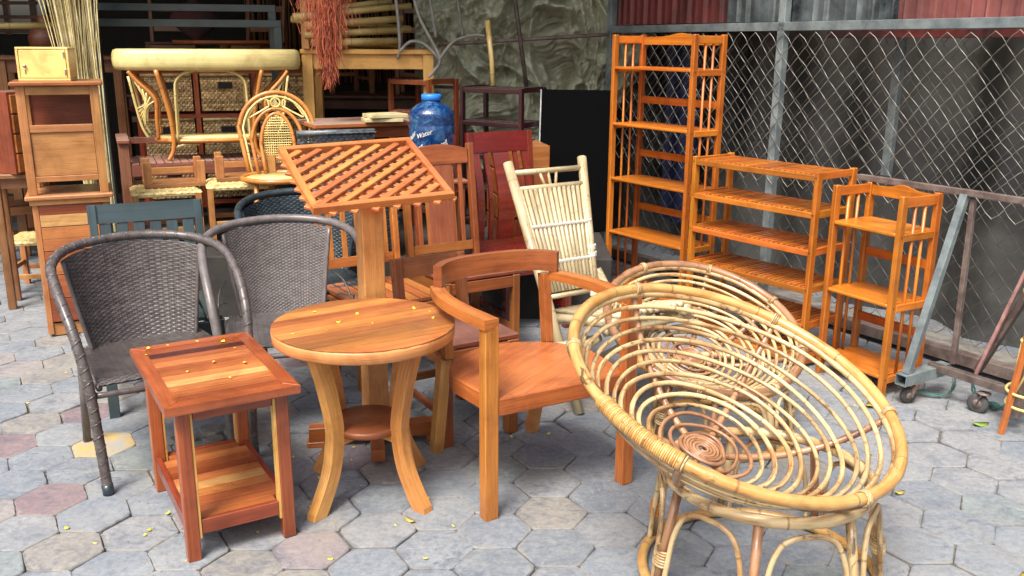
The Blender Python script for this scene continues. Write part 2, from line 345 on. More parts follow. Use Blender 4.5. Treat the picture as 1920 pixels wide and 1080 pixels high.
        for i in range(nu+1):
            u=i/nu; w=.16/nu; ua,ub=max(0,u-w),min(1,u+w); vs=[];fs=[];us=[]
            for j in range(nv+1):
                v=j/nv; n=nrm(u,v); vs+=[Vector(fn(ua,v)),Vector(fn(ub,v))]
            for j in range(nv): fs.append((j*2,j*2+1,j*2+3,j*2+2)); us.append([(0,0),(.01,0),(.01,.01),(0,.01)])
            s._add(vs,fs,us,rnd.random(),True)
    def build(s,name,mat,parent=None):
        me=bpy.data.meshes.new(name); me.from_pydata(s.v,[],s.f); 
        ul=me.uv_layers.new(name='UVMap'); flat=[]
        for u in s.u:
            for a in u: flat+=a
        ul.data.foreach_set('uv',flat)
        at=me.attributes.new('tone','FLOAT','POINT'); at.data.foreach_set('value',s.t)
        me.polygons.foreach_set('use_smooth',s.sm)
        mats=mat if isinstance(mat,(list,tuple)) else [mat]
        for m in mats: me.materials.append(M[m] if isinstance(m,str) else m)
        me.polygons.foreach_set('material_index',s.mi); me.update()
        o=bpy.data.objects.new(name,me); C.objects.link(o)
        if parent is not None: o.parent=parent
        return o
def thing(name,label,cat,loc=(0,0,0),rz=0,group=None,rot=None):
    o=bpy.data.objects.new(name,None); C.objects.link(o); o.empty_display_size=.1; o.location=loc; o.rotation_euler=rot or (0,0,R(rz)); o['label']=label; o['category']=cat
    if group: o['group']=group
    return o
def tag(o,label,cat,group=None):
    o['label']=label; o['category']=cat
    if group: o['group']=group
    return o
def kids(o): return [c for c in bpy.data.objects if c.parent==o]
def dup(root,loc,rz,label,group=None,rot=None,mats=None):
    def cp(o,par):
        c=o.copy(); C.objects.link(c); c.parent=par
        if mats and c.type=='MESH':
            for i,s_ in enumerate(c.material_slots):
                s_.link='OBJECT'; s_.material=M[mats.get(o.active_material.name if False else s_.material.name,None)] if s_.material and s_.material.name in mats else s_.material
        for k in [x for x in bpy.data.objects if x.parent==o and x!=c]: cp(k,c)
        return c
    r=cp(root,None); r.location=loc; r.rotation_euler=rot or (0,0,R(rz)); r['label']=label
    if group: r['group']=group
    return r
def arc(c,r,a0,a1,n,ax='xz',ry=None):
    out=[];ry=ry or r
    for i in range(n+1):
        a=R(a0+(a1-a0)*i/n); x,y=r*math.cos(a),ry*math.sin(a)
        out.append((c[0]+x,c[1]+y,c[2]) if ax=='xy' else (c[0]+x,c[1],c[2]+y) if ax=='xz' else (c[0],c[1]+x,c[2]+y))
    return out
def smooth(pts,k=4,closed=False):
    P=[Vector(p) for p in pts]; n=len(P); out=[]
    for i in range(n if closed else n-1):
        p0=P[(i-1)%n] if closed or i>0 else P[0]; p1=P[i]; p2=P[(i+1)%n]; p3=P[(i+2)%n] if closed or i<n-2 else P[-1]
        for j in range(k):
            t=j/k; out.append(.5*((2*p1)+(p2-p0)*t+(2*p0-5*p1+4*p2-p3)*t*t+(3*p1-p0-3*p2+p3)*t**3))
    if not closed: out.append(P[-1])
    return out
def struct(o): o['kind']='structure'; return o
# ---------------------------------------------------------------- ground
b=MB(); b._add([Vector(p) for p in((-120,-60,-.014),(120,-60,-.014),(120,160,-.014),(-120,160,-.014))],[(0,1,2,3)],[[(0,0),(1,0),(1,1),(0,1)]],.5,False); struct(b.build('ground','mortar'))
def pavers():
    V=[];T=[];E_=[];Fc=[];MI=[]; s=.1345; dx=1.5*s; dy=math.sqrt(3)*s; th=R(1.5); ct,st_=math.cos(th),math.sin(th)
    for i in range(-46,30):
        for j in range(2,36):
            x=i*dx; y=j*dy+(dy/2 if i%2 else 0); X=ct*x-st_*y+.02; Y_=st_*x+ct*y+.03
            if Y_<1.2 or abs(X)>.9*Y_+1.6: continue
            X+=rnd.uniform(-.004,.004); Y_+=rnd.uniform(-.004,.004)
            rot=rnd.uniform(-.02,.02); poly=[]; z=rnd.uniform(-.004,.003); tx,ty=rnd.uniform(-.016,.016),rnd.uniform(-.016,.016)
            for k in range(6):
                a=PI/3*k+rot+th; r=(s-.0028)*rnd.uniform(.985,1.01)
                for da in (-.07,.07):
                    poly.append((r*math.cos(a+da)*.985,r*math.sin(a+da)*.985))
            Mx=Matrix.Translation((X,Y_,z))@Matrix.Rotation(tx,4,'X')@Matrix.Rotation(ty,4,'Y')
            t=rnd.random()
            if X<-.95 and Y_<4.2 and rnd.random()<.33: t=rnd.choice([.84,.9,.95,.76,.98,.3,.84])
            elif t>.86 and rnd.random()<.6: t=rnd.random()*.7
            if X>1.2 and rnd.random()<.35: t=.56
            mi=1 if (abs(X+1.62)<.12 and abs(Y_-3.5)<.13) else 0
            # each hexagon edge is broken into short pieces with small chips
            pl=[];m=len(poly)
            for k in range(m):
                p,q=poly[k],poly[(k+1)%m]; ns=1 if k%2==0 else 5
                for w_ in range(ns):
                    f=w_/ns; c=1-rnd.random()**3*.022; pl.append(((p[0]+(q[0]-p[0])*f)*c,(p[1]+(q[1]-p[1])*f)*c))
            m=len(pl); off=len(V)
            for sc_,zz,e in ((1,-.03,1),(1,-.004,1),(.975,0,1),(.80,.0008,0),(.4,.001,0)):
                for p in pl: V.append(Mx@Vector((p[0]*sc_,p[1]*sc_,zz))); T.append(t); E_.append(e)
            V.append(Mx@Vector((0,0,.001))); T.append(t); E_.append(0.)
            for r_ in range(4):
                for k in range(m): Fc.append((off+r_*m+k,off+r_*m+(k+1)%m,off+(r_+1)*m+(k+1)%m,off+(r_+1)*m+k)); MI.append(mi)
            for k in range(m): Fc.append((off+4*m+k,off+4*m+(k+1)%m,off+5*m)); MI.append(mi)
    me=bpy.data.meshes.new('paving'); me.from_pydata([tuple(v) for v in V],[],Fc)
    for nm,dat in (('tone',T),('edge',E_)):
        at=me.attributes.new(nm,'FLOAT','POINT'); at.data.foreach_set('value',dat)
    me.materials.append(M['paver']); me.materials.append(M['ochre']); me.polygons.foreach_set('material_index',MI); me.update()
    o=bpy.data.objects.new('paving',me); C.objects.link(o); struct(o)
pavers()
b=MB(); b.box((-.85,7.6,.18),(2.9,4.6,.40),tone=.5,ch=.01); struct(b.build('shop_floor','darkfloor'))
# ---------------------------------------------------------------- shed building
def shed():
    t=thing('shop_shed','dark open fronted timber shed with a sheet roof covering the stacked furniture','shed',(0,0,0))
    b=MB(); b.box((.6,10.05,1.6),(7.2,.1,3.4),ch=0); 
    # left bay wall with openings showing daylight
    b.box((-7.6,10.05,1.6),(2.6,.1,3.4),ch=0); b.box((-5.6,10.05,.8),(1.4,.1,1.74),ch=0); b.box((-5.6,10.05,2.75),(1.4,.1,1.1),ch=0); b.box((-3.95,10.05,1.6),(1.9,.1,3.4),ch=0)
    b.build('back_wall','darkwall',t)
    b=MB()
    for x in (-6.2,-5.98,-5.62,-5.48,-5.30,-5.02): b.box((x,9.97,1.94),(.055,.05,.56))
    for z in (1.70,1.84,1.98): b.box((-5.6,9.92,z),(1.3,.04,.035))
    b.build('window_bars','darkwood',t)
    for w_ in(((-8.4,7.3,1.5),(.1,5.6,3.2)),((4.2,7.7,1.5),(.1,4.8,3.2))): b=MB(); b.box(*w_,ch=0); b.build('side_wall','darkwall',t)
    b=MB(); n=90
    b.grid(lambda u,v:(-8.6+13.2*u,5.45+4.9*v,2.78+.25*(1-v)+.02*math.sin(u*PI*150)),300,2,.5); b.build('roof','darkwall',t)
    b=MB()
    for x in (-2.35,): b.tube([(x,9.3,0),(x,9.3,2.7)],.05,n=10)
    b.build('post','darkwood',t)
    b=MB()
    for i in range(150):
        x=-4.9+i*.035+rnd.uniform(-.01,.01)
        if x>1.0: break
        x0=x; b.tube([(x0,9.9+rnd.uniform(-.03,.03),1.2),(x0+rnd.uniform(-.03,.03),9.9,2.7)],.010,n=5) if x>-2.8 else None
    b.build('cane_screen','midwood',t)
    b=MB()
    for i in range(150): 
        x=-7.3+i*.02; b.tube([(x,11.6,2.6),(x+rnd.uniform(-.02,.02),11.2,2.13+rnd.uniform(-.03,.03))],.012,n=4)
    tag(b.build('thatch_eave','thatch'),'pale thatched eave hanging outside the far left window opening','thatch')
shed()
# ---------------------------------------------------------------- fence
FR=R(-58); fx=Vector((math.cos(FR),math.sin(FR),0)); fn=Vector((-math.sin(FR),math.cos(FR),0)); F0=fn*4.32
def FP(s,z,o=0.): return F0+fx*s+fn*o+Vector((0,0,z))
def sof(x,y): return (Vector((x,y,0))-F0).dot(fx)
S0=sof(.72,7.0); S1=sof(1.591,5.606); S2=sof(2.9,3.5)
def chain(b,s0,s1,z0,z1,off,pitch=.036,r=.0013,irr=.004,seed=0.):
    n=int((s1-s0)/pitch); m=int((z1-z0)/pitch)+1
    for i in range(n+1):
        pts=[]
        for j in range(m*2+1):
            base=s0+i*pitch; s_=base+(pitch/2+.002 if (j+i)%2==0 else -pitch/2-.002)
            z=z0+j*pitch*1.09
            if z>z1+.01: break
            w=Vector((s_*3+seed,z*3,seed)); dx=noise.noise(w)*.022+noise.noise(w*5)*irr; dz=noise.noise(w+Vector((9,9,9)))*.02+noise.noise(w*6+Vector((5,5,5)))*irr
            pts.append(FP(s_+dx,z+dz,off+noise.noise(w*.7)*.012+(.001 if j%2 else -.001)))
        if len(pts)>2: b.tube(smooth(pts,2),r,n=4,caps=False,tone=.5+.3*rnd.random())
def fence():
    t=thing('chain_link_fence','grey chain link fence on a galvanised frame behind the shelves','fence',(0,0,0))
    b=MB(); b.bar(FP(S0,1.715),FP(S2,1.728),.05,.05); b.build('top_rail','galvbar',t)
    b=MB(); b.bar(FP(S1,.02),FP(S1,2.6),.05,.05,up=fn); b.build('post','galvbar',t)
    b=MB(); b.bar(FP(S0,.02),FP(S0,2.6),.05,.05,up=fn); b.build('post','galvbar',t)
    b=MB(); b.bar(FP(S1+.62,.9,.25),FP(S1+.62,1.7,.25),.05,.04,up=fn); b.build('post','galvbar',t)
    b=MB(); b.bar(FP(S1+.45,.90,.05),FP(S2,.9,.05),.03,.03); b.build('middle_rail','rust',t)
    b=MB(); b.bar(FP(S0,.06,.03),FP(S2,.06,.03),.07,.06); b.build('bottom_rail','rust',t)
    b=MB(); chain(b,S0+.03,S2,.80,1.69,-.03,.058,.0023); o=b.build('wire_mesh','mesh',t)
    b=MB(); chain(b,S0+.03,S2,.10,1.69,.16,.056,.0020,.006,4.); b.build('wire_mesh','meshdim',t)
    b=MB(); b.bar(FP(S1+.25,1.675,.1),FP(S2,1.68,.1),.04,.04); b.build('cross_beam','redsheet',t)
fence()
def corr(s0,s1,mat,label,z0=1.75,z1=2.7,off=.06,p=.075):
    b=MB(); n=int((s1-s0)/p)*8
    def f(u,v):
        s=s0+(s1-s0)*u; k=(s/p)%1.; h=.022 if k<.18 else (.022*(1-(k-.18)/.1) if k<.28 else (0 if k<.9 else .022*(k-.9)/.1))
        return FP(s,z0+(z1-z0)*v,off-h)
    b.grid(f,n,1,.5,False); tag(b.build('corrugated_sheet',mat),label,'metal sheet')
sa=sof(.98,6.6); corr(S0+.0,S1-.52,'redsheet','dark red corrugated metal sheet above the tall bookshelf')
corr(S1-.52,S1+.72,'galv','silver grey corrugated metal sheet either side of the fence post',off=.064)
corr(S1+.72,S2,'fadedred','faded red corrugated metal sheet in the top right corner',off=.06)
# plastic sheeting behind fence
def sheet():
    b=MB()
    def f(u,v):
        s=S0-1.2+(S2-S0+2.4)*u; x=s*2.6; w=.05*math.sin(x*2.1+1.3*math.sin(x*.7))+.02*math.sin(x*5.3+v*1.2)+.05*noise.noise(Vector((x,v*1.5,0)))
        return FP(s,0.0+2.9*v,.62+w*1.2+.1*math.sin(v*3))
    b.grid(f,260,30,.5); tag(b.build('plastic_sheet','plastic'),'black grey plastic sheeting hanging in folds behind the wire fence','plastic sheet')
    b=MB(); b.grid(lambda u,v:FP(S0+.18+.36*u,.3+1.4*v,.40+.03*math.sin(u*9)),20,4,.5); tag(b.build('blue_cloth','bluecloth'),'narrow dark blue cloth behind the tall bookshelf','cloth')
sheet()
b=MB(); b.bar(FP(S1-.9,.03,.2),FP(S2,.03,.2),.25,.06,ch=.01); struct(b.build('kerb','concrete'))
# ---------------------------------------------------------------- trolley gate on castors
def gate():
    o=Vector((1.83,3.99,0)); t=thing('rolling_gate','rusty grey rolling gate frame with slanted brace and castors beside the small shelf','gate',o,-58)
    # local x along fence, y toward fence
    L_=lambda x,y,z:(x,y,z)
    b=MB(); b.bar(L_(0,0.0,.15),L_(.02,.24,.97),.032,.036,up=(1,0,0)); b.build('slanted_brace','galvbar',t)
    b=MB(); b.bar(L_(-.55,.24,.98),L_(1.2,.24,.98),.03,.028); b.build('top_rail','rust',t)
    b=MB(); b.bar(L_(-.02,.2,.15),L_(1.2,.2,.15),.035,.035); b.build('bottom_rail','rust',t)
    b=MB()
    for sx in(-.027,.027): b.box((sx-.0,.13,.125),(.004,.34,.045))
    b.box((0,.13,.1495),(.058,.34,.004)); b.box((0,.13,.1005),(.058,.34,.004)); b.build('foot_channel','concrete' if False else 'galvbar',t)
    b=MB(); b.bar(L_(.06,.26,.17),L_(.05,.26,.95),.024,.024,up=(1,0,0)); b.build('upright','rust',t)
    b=MB(); b.bar(L_(.42,.24,.95),L_(.20,.22,.17),.016,.016,up=(1,0,0)); b.build('brace','pink',t)
    b=MB(); b.bar(L_(.50,.28,.95),L_(.18,.26,.17),.035,.03,up=(1,0,0)); b.build('brace','rust',t)
    b=MB(); b.bar(L_(.44,.16,.06),L_(.44,.16,.95),.045,.03,up=(1,0,0)); b.build('upright','rust',t)
    def castor(x,y,r,a):
        b=MB(); rot=Matrix.Rotation(R(a),3,'Z')@Matrix.Rotation(PI/2,3,'X')
        b.lathe([(.001,-.014),(r*.8,-.014),(r,-.009),(r,.009),(r*.8,.014),(.001,.014)],(x,y,r),20,rot); w=b.build('wheel','rubber',t)
        b=MB(); b.lathe([(.001,-.017),(r*.45,-.017),(r*.5,0),(r*.45,.017),(.001,.017)],(x,y,r),14,rot); b.build('hub','rust',w)
        b=MB(); d=Matrix.Rotation(R(a),3,'Z')@Vector((0,.021,0)); e=Matrix.Rotation(R(a),3,'Z')@Vector((.02,0,0))
        for sg in(-1,1): b.bar(Vector((x,y,r))+d*sg,Vector((x,y,.098))+d*sg+e,.004,.03,up=d)
        b.lathe([(.001,.096),(.03,.096),(.03,.102),(.001,.102)],(x+e.x,y+e.y,0),12); b.build('fork','rust',t)
    castor(.0,.03,.038,70); castor(.24,.2,.046,10)
    # woven wire on gate
    return t
gate()
def rope():
    b=MB(); P=[(1.93,4.08,.03),(2.0,4.06,.015),(2.08,4.06,.03),(2.12,4.1,.11),(2.17,4.08,.10),(2.19,4.05,.02),(2.185,3.98,.012),(2.2,3.94,.012),(2.21,3.9,.015),(2.24,3.93,.02),(2.2,3.93,.03),(2.22,3.9,.02),(2.3,3.95,.012),(2.42,4.0,.012)]
    for k in range(2):
        pts=smooth([(x+k*.008,y+.006*k,z+.004*k) for x,y,z in P],6)
        pts=[p+Vector((math.sin(i*1.3+k*3)*.003,math.cos(i*1.3+k*3)*.003,0)) for i,p in enumerate(pts)]
        b.tube(pts,.0045,n=6)
    tag(b.build('rope','greenrope'),'knotted green rope tangled around the gate castor','rope')
rope()
# ---------------------------------------------------------------- shelves
def rounded_rail(b,x0,x1,y,z0,hgt,th,wav=.03):
    n=14; poly=[(x0,z0),(x1,z0)]
    for i in range(n+1):
        u=1-i/n; poly.append((x0+(x1-x0)*u,z0+hgt+wav*math.exp(-((u-.5)/.16)**2)-.0))
    b.prism(poly,th,Matrix.Translation((0,y+th/2,0))@Matrix.Rotation(PI/2,4,'X'),vdir=(1,0),bev=.002)
def folding_shelf(name,label,w,d,h,levels,loc,rz,backs,sp=2,mat='honey'):
    t=thing(name,label,'shelf',loc,rz); pw=.038; hw,hd=w/2,d/2
    for sx in(-1,1):
        for sy in(-1,1):
            b=MB(); b.box((sx*(hw-pw*.35),sy*(hd-pw/2),h/2),(pw*.72,pw,h),ch=.004)
            b.build('post',mat,t)
        x=sx*(hw-pw*.35)
        b=MB(); b.box((x,0,h-.03),(.02,d-2*pw-.001,.045)); b.build('side_rail',mat,t)
        for z in levels: b=MB(); b.box((x+sx*.004,0,z-.004),(.02,d-2*pw-.001,.034)); b.build('side_rail',mat,t)
        for k in range(sp):
            b=MB(); y=-hd+pw+(d-2*pw)*(k+1)/(sp+1); b.tube([(x,y,levels[0]),(x,y,h-.04)],.0075,n=8); b.build('spindle',mat,t)
        b=MB()
        for z in levels:
            for sy in(-1,1):
                b.lathe([(.0001,0),(.0045,0)],(sx*(hw-pw*.35+pw*.36+.0012),sy*(hd-pw/2),z),8,Matrix.Rotation(sx*PI/2,3,'Y'))
        b.build('screw','screw',t)
    for z in levels:
        b=MB(); b.box((0,-.004,z+.009),(w-pw*1.45,d-.012,.017),ch=.006); b.build('shelf_board',mat,t)
    for z in backs:
        b=MB(); b.box((0,hd-pw*.6,z),(w-pw*1.46,.014,.045)); b.build('back_rail',mat,t)
    b=MB(); rounded_rail(b,-(hw-pw*.72),(hw-pw*.72),hd-pw*.6,h-.06,.048,.016,.022); b.build('crest_rail',mat,t)
    return t
folding_shelf('bookshelf','tall honey varnished folding bookshelf standing against the fence',.71,.27,1.671,[.075,.421,.768,1.115,1.461],(.926,5.69,0),-55.4,[.58,.93,1.27])
folding_shelf('small_shelf','short honey varnished three tier shelf nearest the rolling gate',.408,.277,.964,[.09,.44,.775],(1.77,4.297,0),-61,[.28,.62])
def slat_rack(name,label,w,d,h,levels,loc,rz,mat='honey',smat='honeyslat',ns=24,cat='rack'):
    t=thing(name,label,cat,loc,rz); pw=.04; hw,hd=w/2,d/2
    for sx in(-1,1):
        for sy in(-1,1):
            b=MB(); b.box((sx*(hw-.012),sy*(hd-pw/2),h/2),(.024,pw,h),ch=.003); b.build('post',mat,t)
        for i,z in enumerate(levels): b=MB(); b.box((sx*(hw-.012),0,z-.01+(.006 if i==len(levels)-1 else 0)),(.018,d-2*pw-.001,.036)); b.build('side_rail',mat,t)
    for z in levels:
        b=MB()
        for sy in(-1,1): b.box((0,sy*(hd-.012),z-.014),(w-.05,.02,.03),ch=.003)
        n=ns; wd=(w-.055)/n
        for i in range(n): b.box((-hw+.0275+wd*(i+.5),0,z+rnd.uniform(-.001,.001)),(wd*.64,d-.045,.009),ch=.0015)
        b.build('slatted_shelf',smat,t)
    b=MB()
    for z in levels:
        for sx in(-1,1): b.lathe([(.0001,0),(.005,0)],(sx*(hw-.012),-hd-.0015,z-.01),8,Matrix.Rotation(PI/2,3,'X'))
    b.build('screw','screw',t)
    return t
slat_rack('shoe_rack','wide honey varnished rack with slatted shelves between the tall and short shelves',.814,.33,1.018,[.05,.24,.43,.625,.815,1.0],(1.373,4.86,0),-53)
slat_rack('shoe_rack','dark plum lacquered slatted rack in front of the crumpled canvas',.50,.32,.95,[.05,.27,.5,.72,.94],(-.07,6.35,.38),-33,'blackrack','blackrack',10)
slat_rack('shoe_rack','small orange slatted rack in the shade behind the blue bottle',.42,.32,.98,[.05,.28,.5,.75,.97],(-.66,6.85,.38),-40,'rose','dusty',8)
# ---------------------------------------------------------------- square side table
def side_table():
    t=thing('side_table','low square side table with striped red and yellow boards and a lower shelf','table',(-1.027,2.941,0),30.6)
    w,d,h=.42,.65,.547; b=MB()
    # mitred frame
    hw,hd=w/2,d/2; fw=.045; th=.028
    def quad(a): 
        b.prism(a,th,Matrix.Translation((0,0,h-th)),vdir=((1,0) if abs(a[1][0]-a[0][0])>abs(a[1][1]-a[0][1]) else (0,1)),bev=.004,tone=rnd.choice([.73,.02,.74]))
    quad([(-hw,-hd),(hw,-hd),(hw-fw,-hd+fw),(-hw+fw,-hd+fw)]); quad([(hw,-hd),(hw,hd),(hw-fw,hd-fw),(hw-fw,-hd+fw)])
    quad([(hw,hd),(-hw,hd),(-hw+fw,hd-fw),(hw-fw,hd-fw)]); quad([(-hw,hd),(-hw,-hd),(-hw+fw,-hd+fw),(-hw+fw,hd-fw)])
    tones=[.02,.6,.3,.48,.05,.62,.32,.75,.1,.92,.5,.16,.76]; n=11; wd=(d-2*fw)/n
    tt=[.5,.05,.32,.62,.33,.06,.76,.31,.05,.16,.5]
    for i in range(n): b.box((0,-hd+fw+wd*(i+.5),h-th/2-.0012),(w-2*fw-.0005,wd-.0006,th-.004),tone=tt[i]+.01,ch=.0008)
    b.build('tabletop','boards',t)
    lx,ly=hw-.055,hd-.05; lw=.042
    for sx in(-1,1):
        for sy in(-1,1):
            b=MB(); b.box((sx*lx,sy*ly,(h-th)/2),(lw,lw,h-th-.001),ch=.003,tone=rnd.choice([.1,.5,.8])); g=b.build('leg','rose',t)
            b=MB(); b.box((sx*lx-sx*(lw/2+.004),sy*ly,(h-th)/2+.03),(.008,lw*.8,h-th-.09),ch=.001); b.build('sapwood_strip','sap',g)
    for sy in(-1,1): b=MB(); b.box((0,sy*ly,h-th-.021),(2*lx-lw-.018,.022,.04),tone=.2); b.build('apron','rose',t)
    for sx in(-1,1): b=MB(); b.box((sx*lx,0,h-th-.021),(.022,2*ly-lw-.001,.04),tone=.6); b.build('apron','rose',t)
    b=MB(); z=.125; n=10; d2=2*ly; wd=d2/n; t2=[.8,.05,.76,.35,.62,.3,.5,.05,.3,.78]
    for i in range(n): b.box((0,-ly+wd*(i+.5),z),(2*lx-.004 if 0<i<n-1 else 2*lx-lw-.02,wd-.001,.016),tone=t2[i]+.01,ch=.001)
    b.build('lower_shelf','boards',t)
    for sy in(-1,1): b=MB(); b.box((0,sy*(ly+.004),z-.012),(2*lx-lw-.018,.02,.05),tone=.05); b.build('stretcher','rose',t)
    for sx in(-1,1): b=MB(); b.box((sx*(lx+.004),0,z-.012),(.02,2*ly-lw-.001,.05),tone=.15); b.build('stretcher','rose',t)
side_table()
# ---------------------------------------------------------------- round table
def round_table():
    t=thing('round_table','round teak side table on four outward curving legs','table',(-.525,3.104,0),8.8)
    Rr,h,th=.322,.655,.048; b=MB(); n=72; a0=R(25)
    # planks cut by circle
    k=9; 
    for i in range(k):
        y0=-Rr+2*Rr*i/k; y1=-Rr+2*Rr*(i+1)/k; m=10; top=[];bot=[]
        for j in range(m+1):
            y=y0+(y1-y0)*j/m; x=math.sqrt(max(0,Rr*Rr-y*y)); top.append((x,y)); bot.append((-x,y))
        poly=top+bot[::-1]
        if i==0: poly=top+bot[::-1][:-1]
        if i==k-1: poly=top+bot[::-1][1:]
        b.prism(poly,.0021,Matrix.Translation((0,0,h-.002))@Matrix.Rotation(a0,4,'Z'),vdir=(1,0))
    b.build('tabletop','teaktop',t)
    b=MB(); b.lathe([(.001,h-th),(Rr-.006,h-th),(Rr-.001,h-th+.005),(Rr+.001,h-.012),(Rr-.0035,h-.003),(Rr-.012,h-.0025),(.001,h-.0025)],n=96,tone=.55); b.build('table_edge','teak' if False else 'post',t)
    for a in (45,135,225,315):
        b=MB(); ca,sa_=math.cos(R(a)),math.sin(R(a)); M4=Matrix(((ca,0,-sa_,0),(sa_,0,ca,0),(0,1,0,0),(0,0,0,1)))
        cl=[(.235,h-th),(.20,.50),(.168,.36),(.162,.27),(.185,.15),(.235,.05),(.268,0)]
        P=smooth([(x,z,0) for x,z in cl],5); wdt=.032; o=[];i_=[]
        for q,p in enumerate(P):
            a_=P[max(q-1,0)];c_=P[min(q+1,len(P)-1)]; d=(c_-a_).normalized(); nn=Vector((-d.y,d.x,0)); wq=wdt*(1.0+.12*abs(q/len(P)-.4))
            o.append((p.x+nn.x*wq*.8,max(p.y+nn.y*wq*.8,0))); i_.append((p.x-nn.x*wq*.8,max(p.y-nn.y*wq*.8,0)))
        o[0]=(o[0][0],h-th-.0005); i_[0]=(i_[0][0],h-th-.0005); o[-1]=(o[-1][0],0); i_[-1]=(i_[-1][0],0)
        poly=o+i_[::-1]; M5=Matrix.Translation((sa_*.021,-ca*.021,0))@M4
        # triangulate as strip for good shading
        n_=len(o); vs=[];fs=[];us=[]
        for zz in(0,.042):
            for q in range(n_): vs+= [M5@Vector((o[q][0],o[q][1],zz)),M5@Vector((i_[q][0],i_[q][1],zz))]
        for q in range(n_-1):
            u0,u1=q*.03,(q+1)*.03; B0=2*n_
            fs.append((2*q,2*q+1,2*q+3,2*q+2)); us.append([(u0,0),(u0,.05),(u1,.05),(u1,0)])
            fs.append((B0+2*q,B0+2*q+2,B0+2*q+3,B0+2*q+1)); us.append([(u0,.1),(u1,.1),(u1,.15),(u0,.15)])
            fs.append((2*q,2*q+2,B0+2*q+2,B0+2*q)); us.append([(u0,.2),(u1,.2),(u1,.24),(u0,.24)])
            fs.append((2*q+1,B0+2*q+1,B0+2*q+3,2*q+3)); us.append([(u0,.3),(u0,.34),(u1,.34),(u1,.3)])
        e=2*n_-2; fs.append((e,e+1,4*n_-1,4*n_-2)); us.append([(0,0),(.05,0),(.05,.05),(0,.05)])
        b._add(vs,fs,us,rnd.random(),False); b.build('leg','post' if a!=315 else 'teakpale',t)
    b=MB(); b.lathe([(.001,.262),(.135,.262),(.14,.267),(.14,.282),(.136,.287),(.001,.287)],n=48); b.build('lower_shelf','chestnut',t)
    b=MB(); 
    for a in(45,135): b.bar((.17*math.cos(R(a)),.17*math.sin(R(a)),.248-.0*a),(-.17*math.cos(R(a)),-.17*math.sin(R(a)),.248),.03,.026 if a==45 else .024)
    b.build('stretcher','post',t)
round_table()
# ---------------------------------------------------------------- armchair
def armchair():
    t=thing('armchair','teak armchair with rounded seat, square posts and curved back rail','chair',(.055,3.262,0),29.3)
    hw,hd=.29,.25; pw=.052
    for sx in(-1,1):
        b=MB(); b.box((sx*hw,-hd,.355),(pw,pw*.92,.71),ch=.003); b.build('leg','teak',t)
    for sx in(-1,1):
        b=MB(); b.bar((sx*.235,.225,.44),(sx*(.225),.335,0),.045,.045,up=(1,0,0)); b.build('leg','post',t)
        b=MB(); b.bar((sx*.225,.215,.44),(sx*.225,.25,.72),.045,.035,up=(1,0,0)); b.build('back_post','teak',t)
    # seat
    poly=[(-hw+pw/2+.002,-hd-.02),(hw-pw/2-.002,-hd-.02),(hw-.005,-hd+.04)]
    for i in range(13):
        a=R(-12+204*i/12); poly.append((.305*math.cos(a),-.02+.275*math.sin(a)))
    poly.append((-hw+.005,-hd+.04))
    b=MB(); b.prism(poly,.065,Matrix.Translation((0,0,.385)),vdir=(.85,.5),bev=.005,tone=.55); b.build('seat','teak',t)
    # curved crest and arms
    def sweep(b,pts,w,hh,tone):
        P=smooth(pts,6); m=len(P); vs=[];fs=[];us=[];L_=0
        for i,p in enumerate(P):
            d=(P[min(i+1,m-1)]-P[max(i-1,0)]); d.z=0; d.normalize(); nn=Vector((-d.y,d.x,0)); W_=w[0]+(w[1]-w[0])*i/(m-1); H_=hh
            for a,c in((-1,-1),(1,-1),(1,1),(-1,1)): vs.append(p+nn*a*W_/2+Vector((0,0,c*H_/2)))
        for i in range(m-1):
            l=(P[i+1]-P[i]).length
            for j in range(4):
                k=(j+1)%4; fs.append((i*4+j,i*4+k,(i+1)*4+k,(i+1)*4+j)); us.append([(L_,j*.06),(L_,j*.06+.05),(L_+l,j*.06+.05),(L_+l,j*.06)])
            L_+=l
        fs.append((3,2,1,0)); us.append([(0,0),(.04,0),(.04,.04),(0,.04)]); e=(m-1)*4; fs.append((e,e+1,e+2,e+3)); us.append([(0,0),(.04,0),(.04,.04),(0,.04)])
        b._add(vs,fs,us,tone,False)
    b=MB(); sweep(b,[(-.268,.205,.772),(-.2,.262,.775),(-.09,.292,.777),(.09,.292,.777),(.2,.262,.775),(.262,.205,.772)],(.034,.034),.08,.3); b.build('crest_rail','chestnut',t)
    for sx in(-1,1):
        b=MB(); sweep(b,[(sx*.258,.235,.712),(sx*.295,.10,.715),(sx*.308,-.06,.718),(sx*.293,-.275,.72)][::1],(.05,.056),.036,.6); b.build('armrest','teak',t)
armchair()
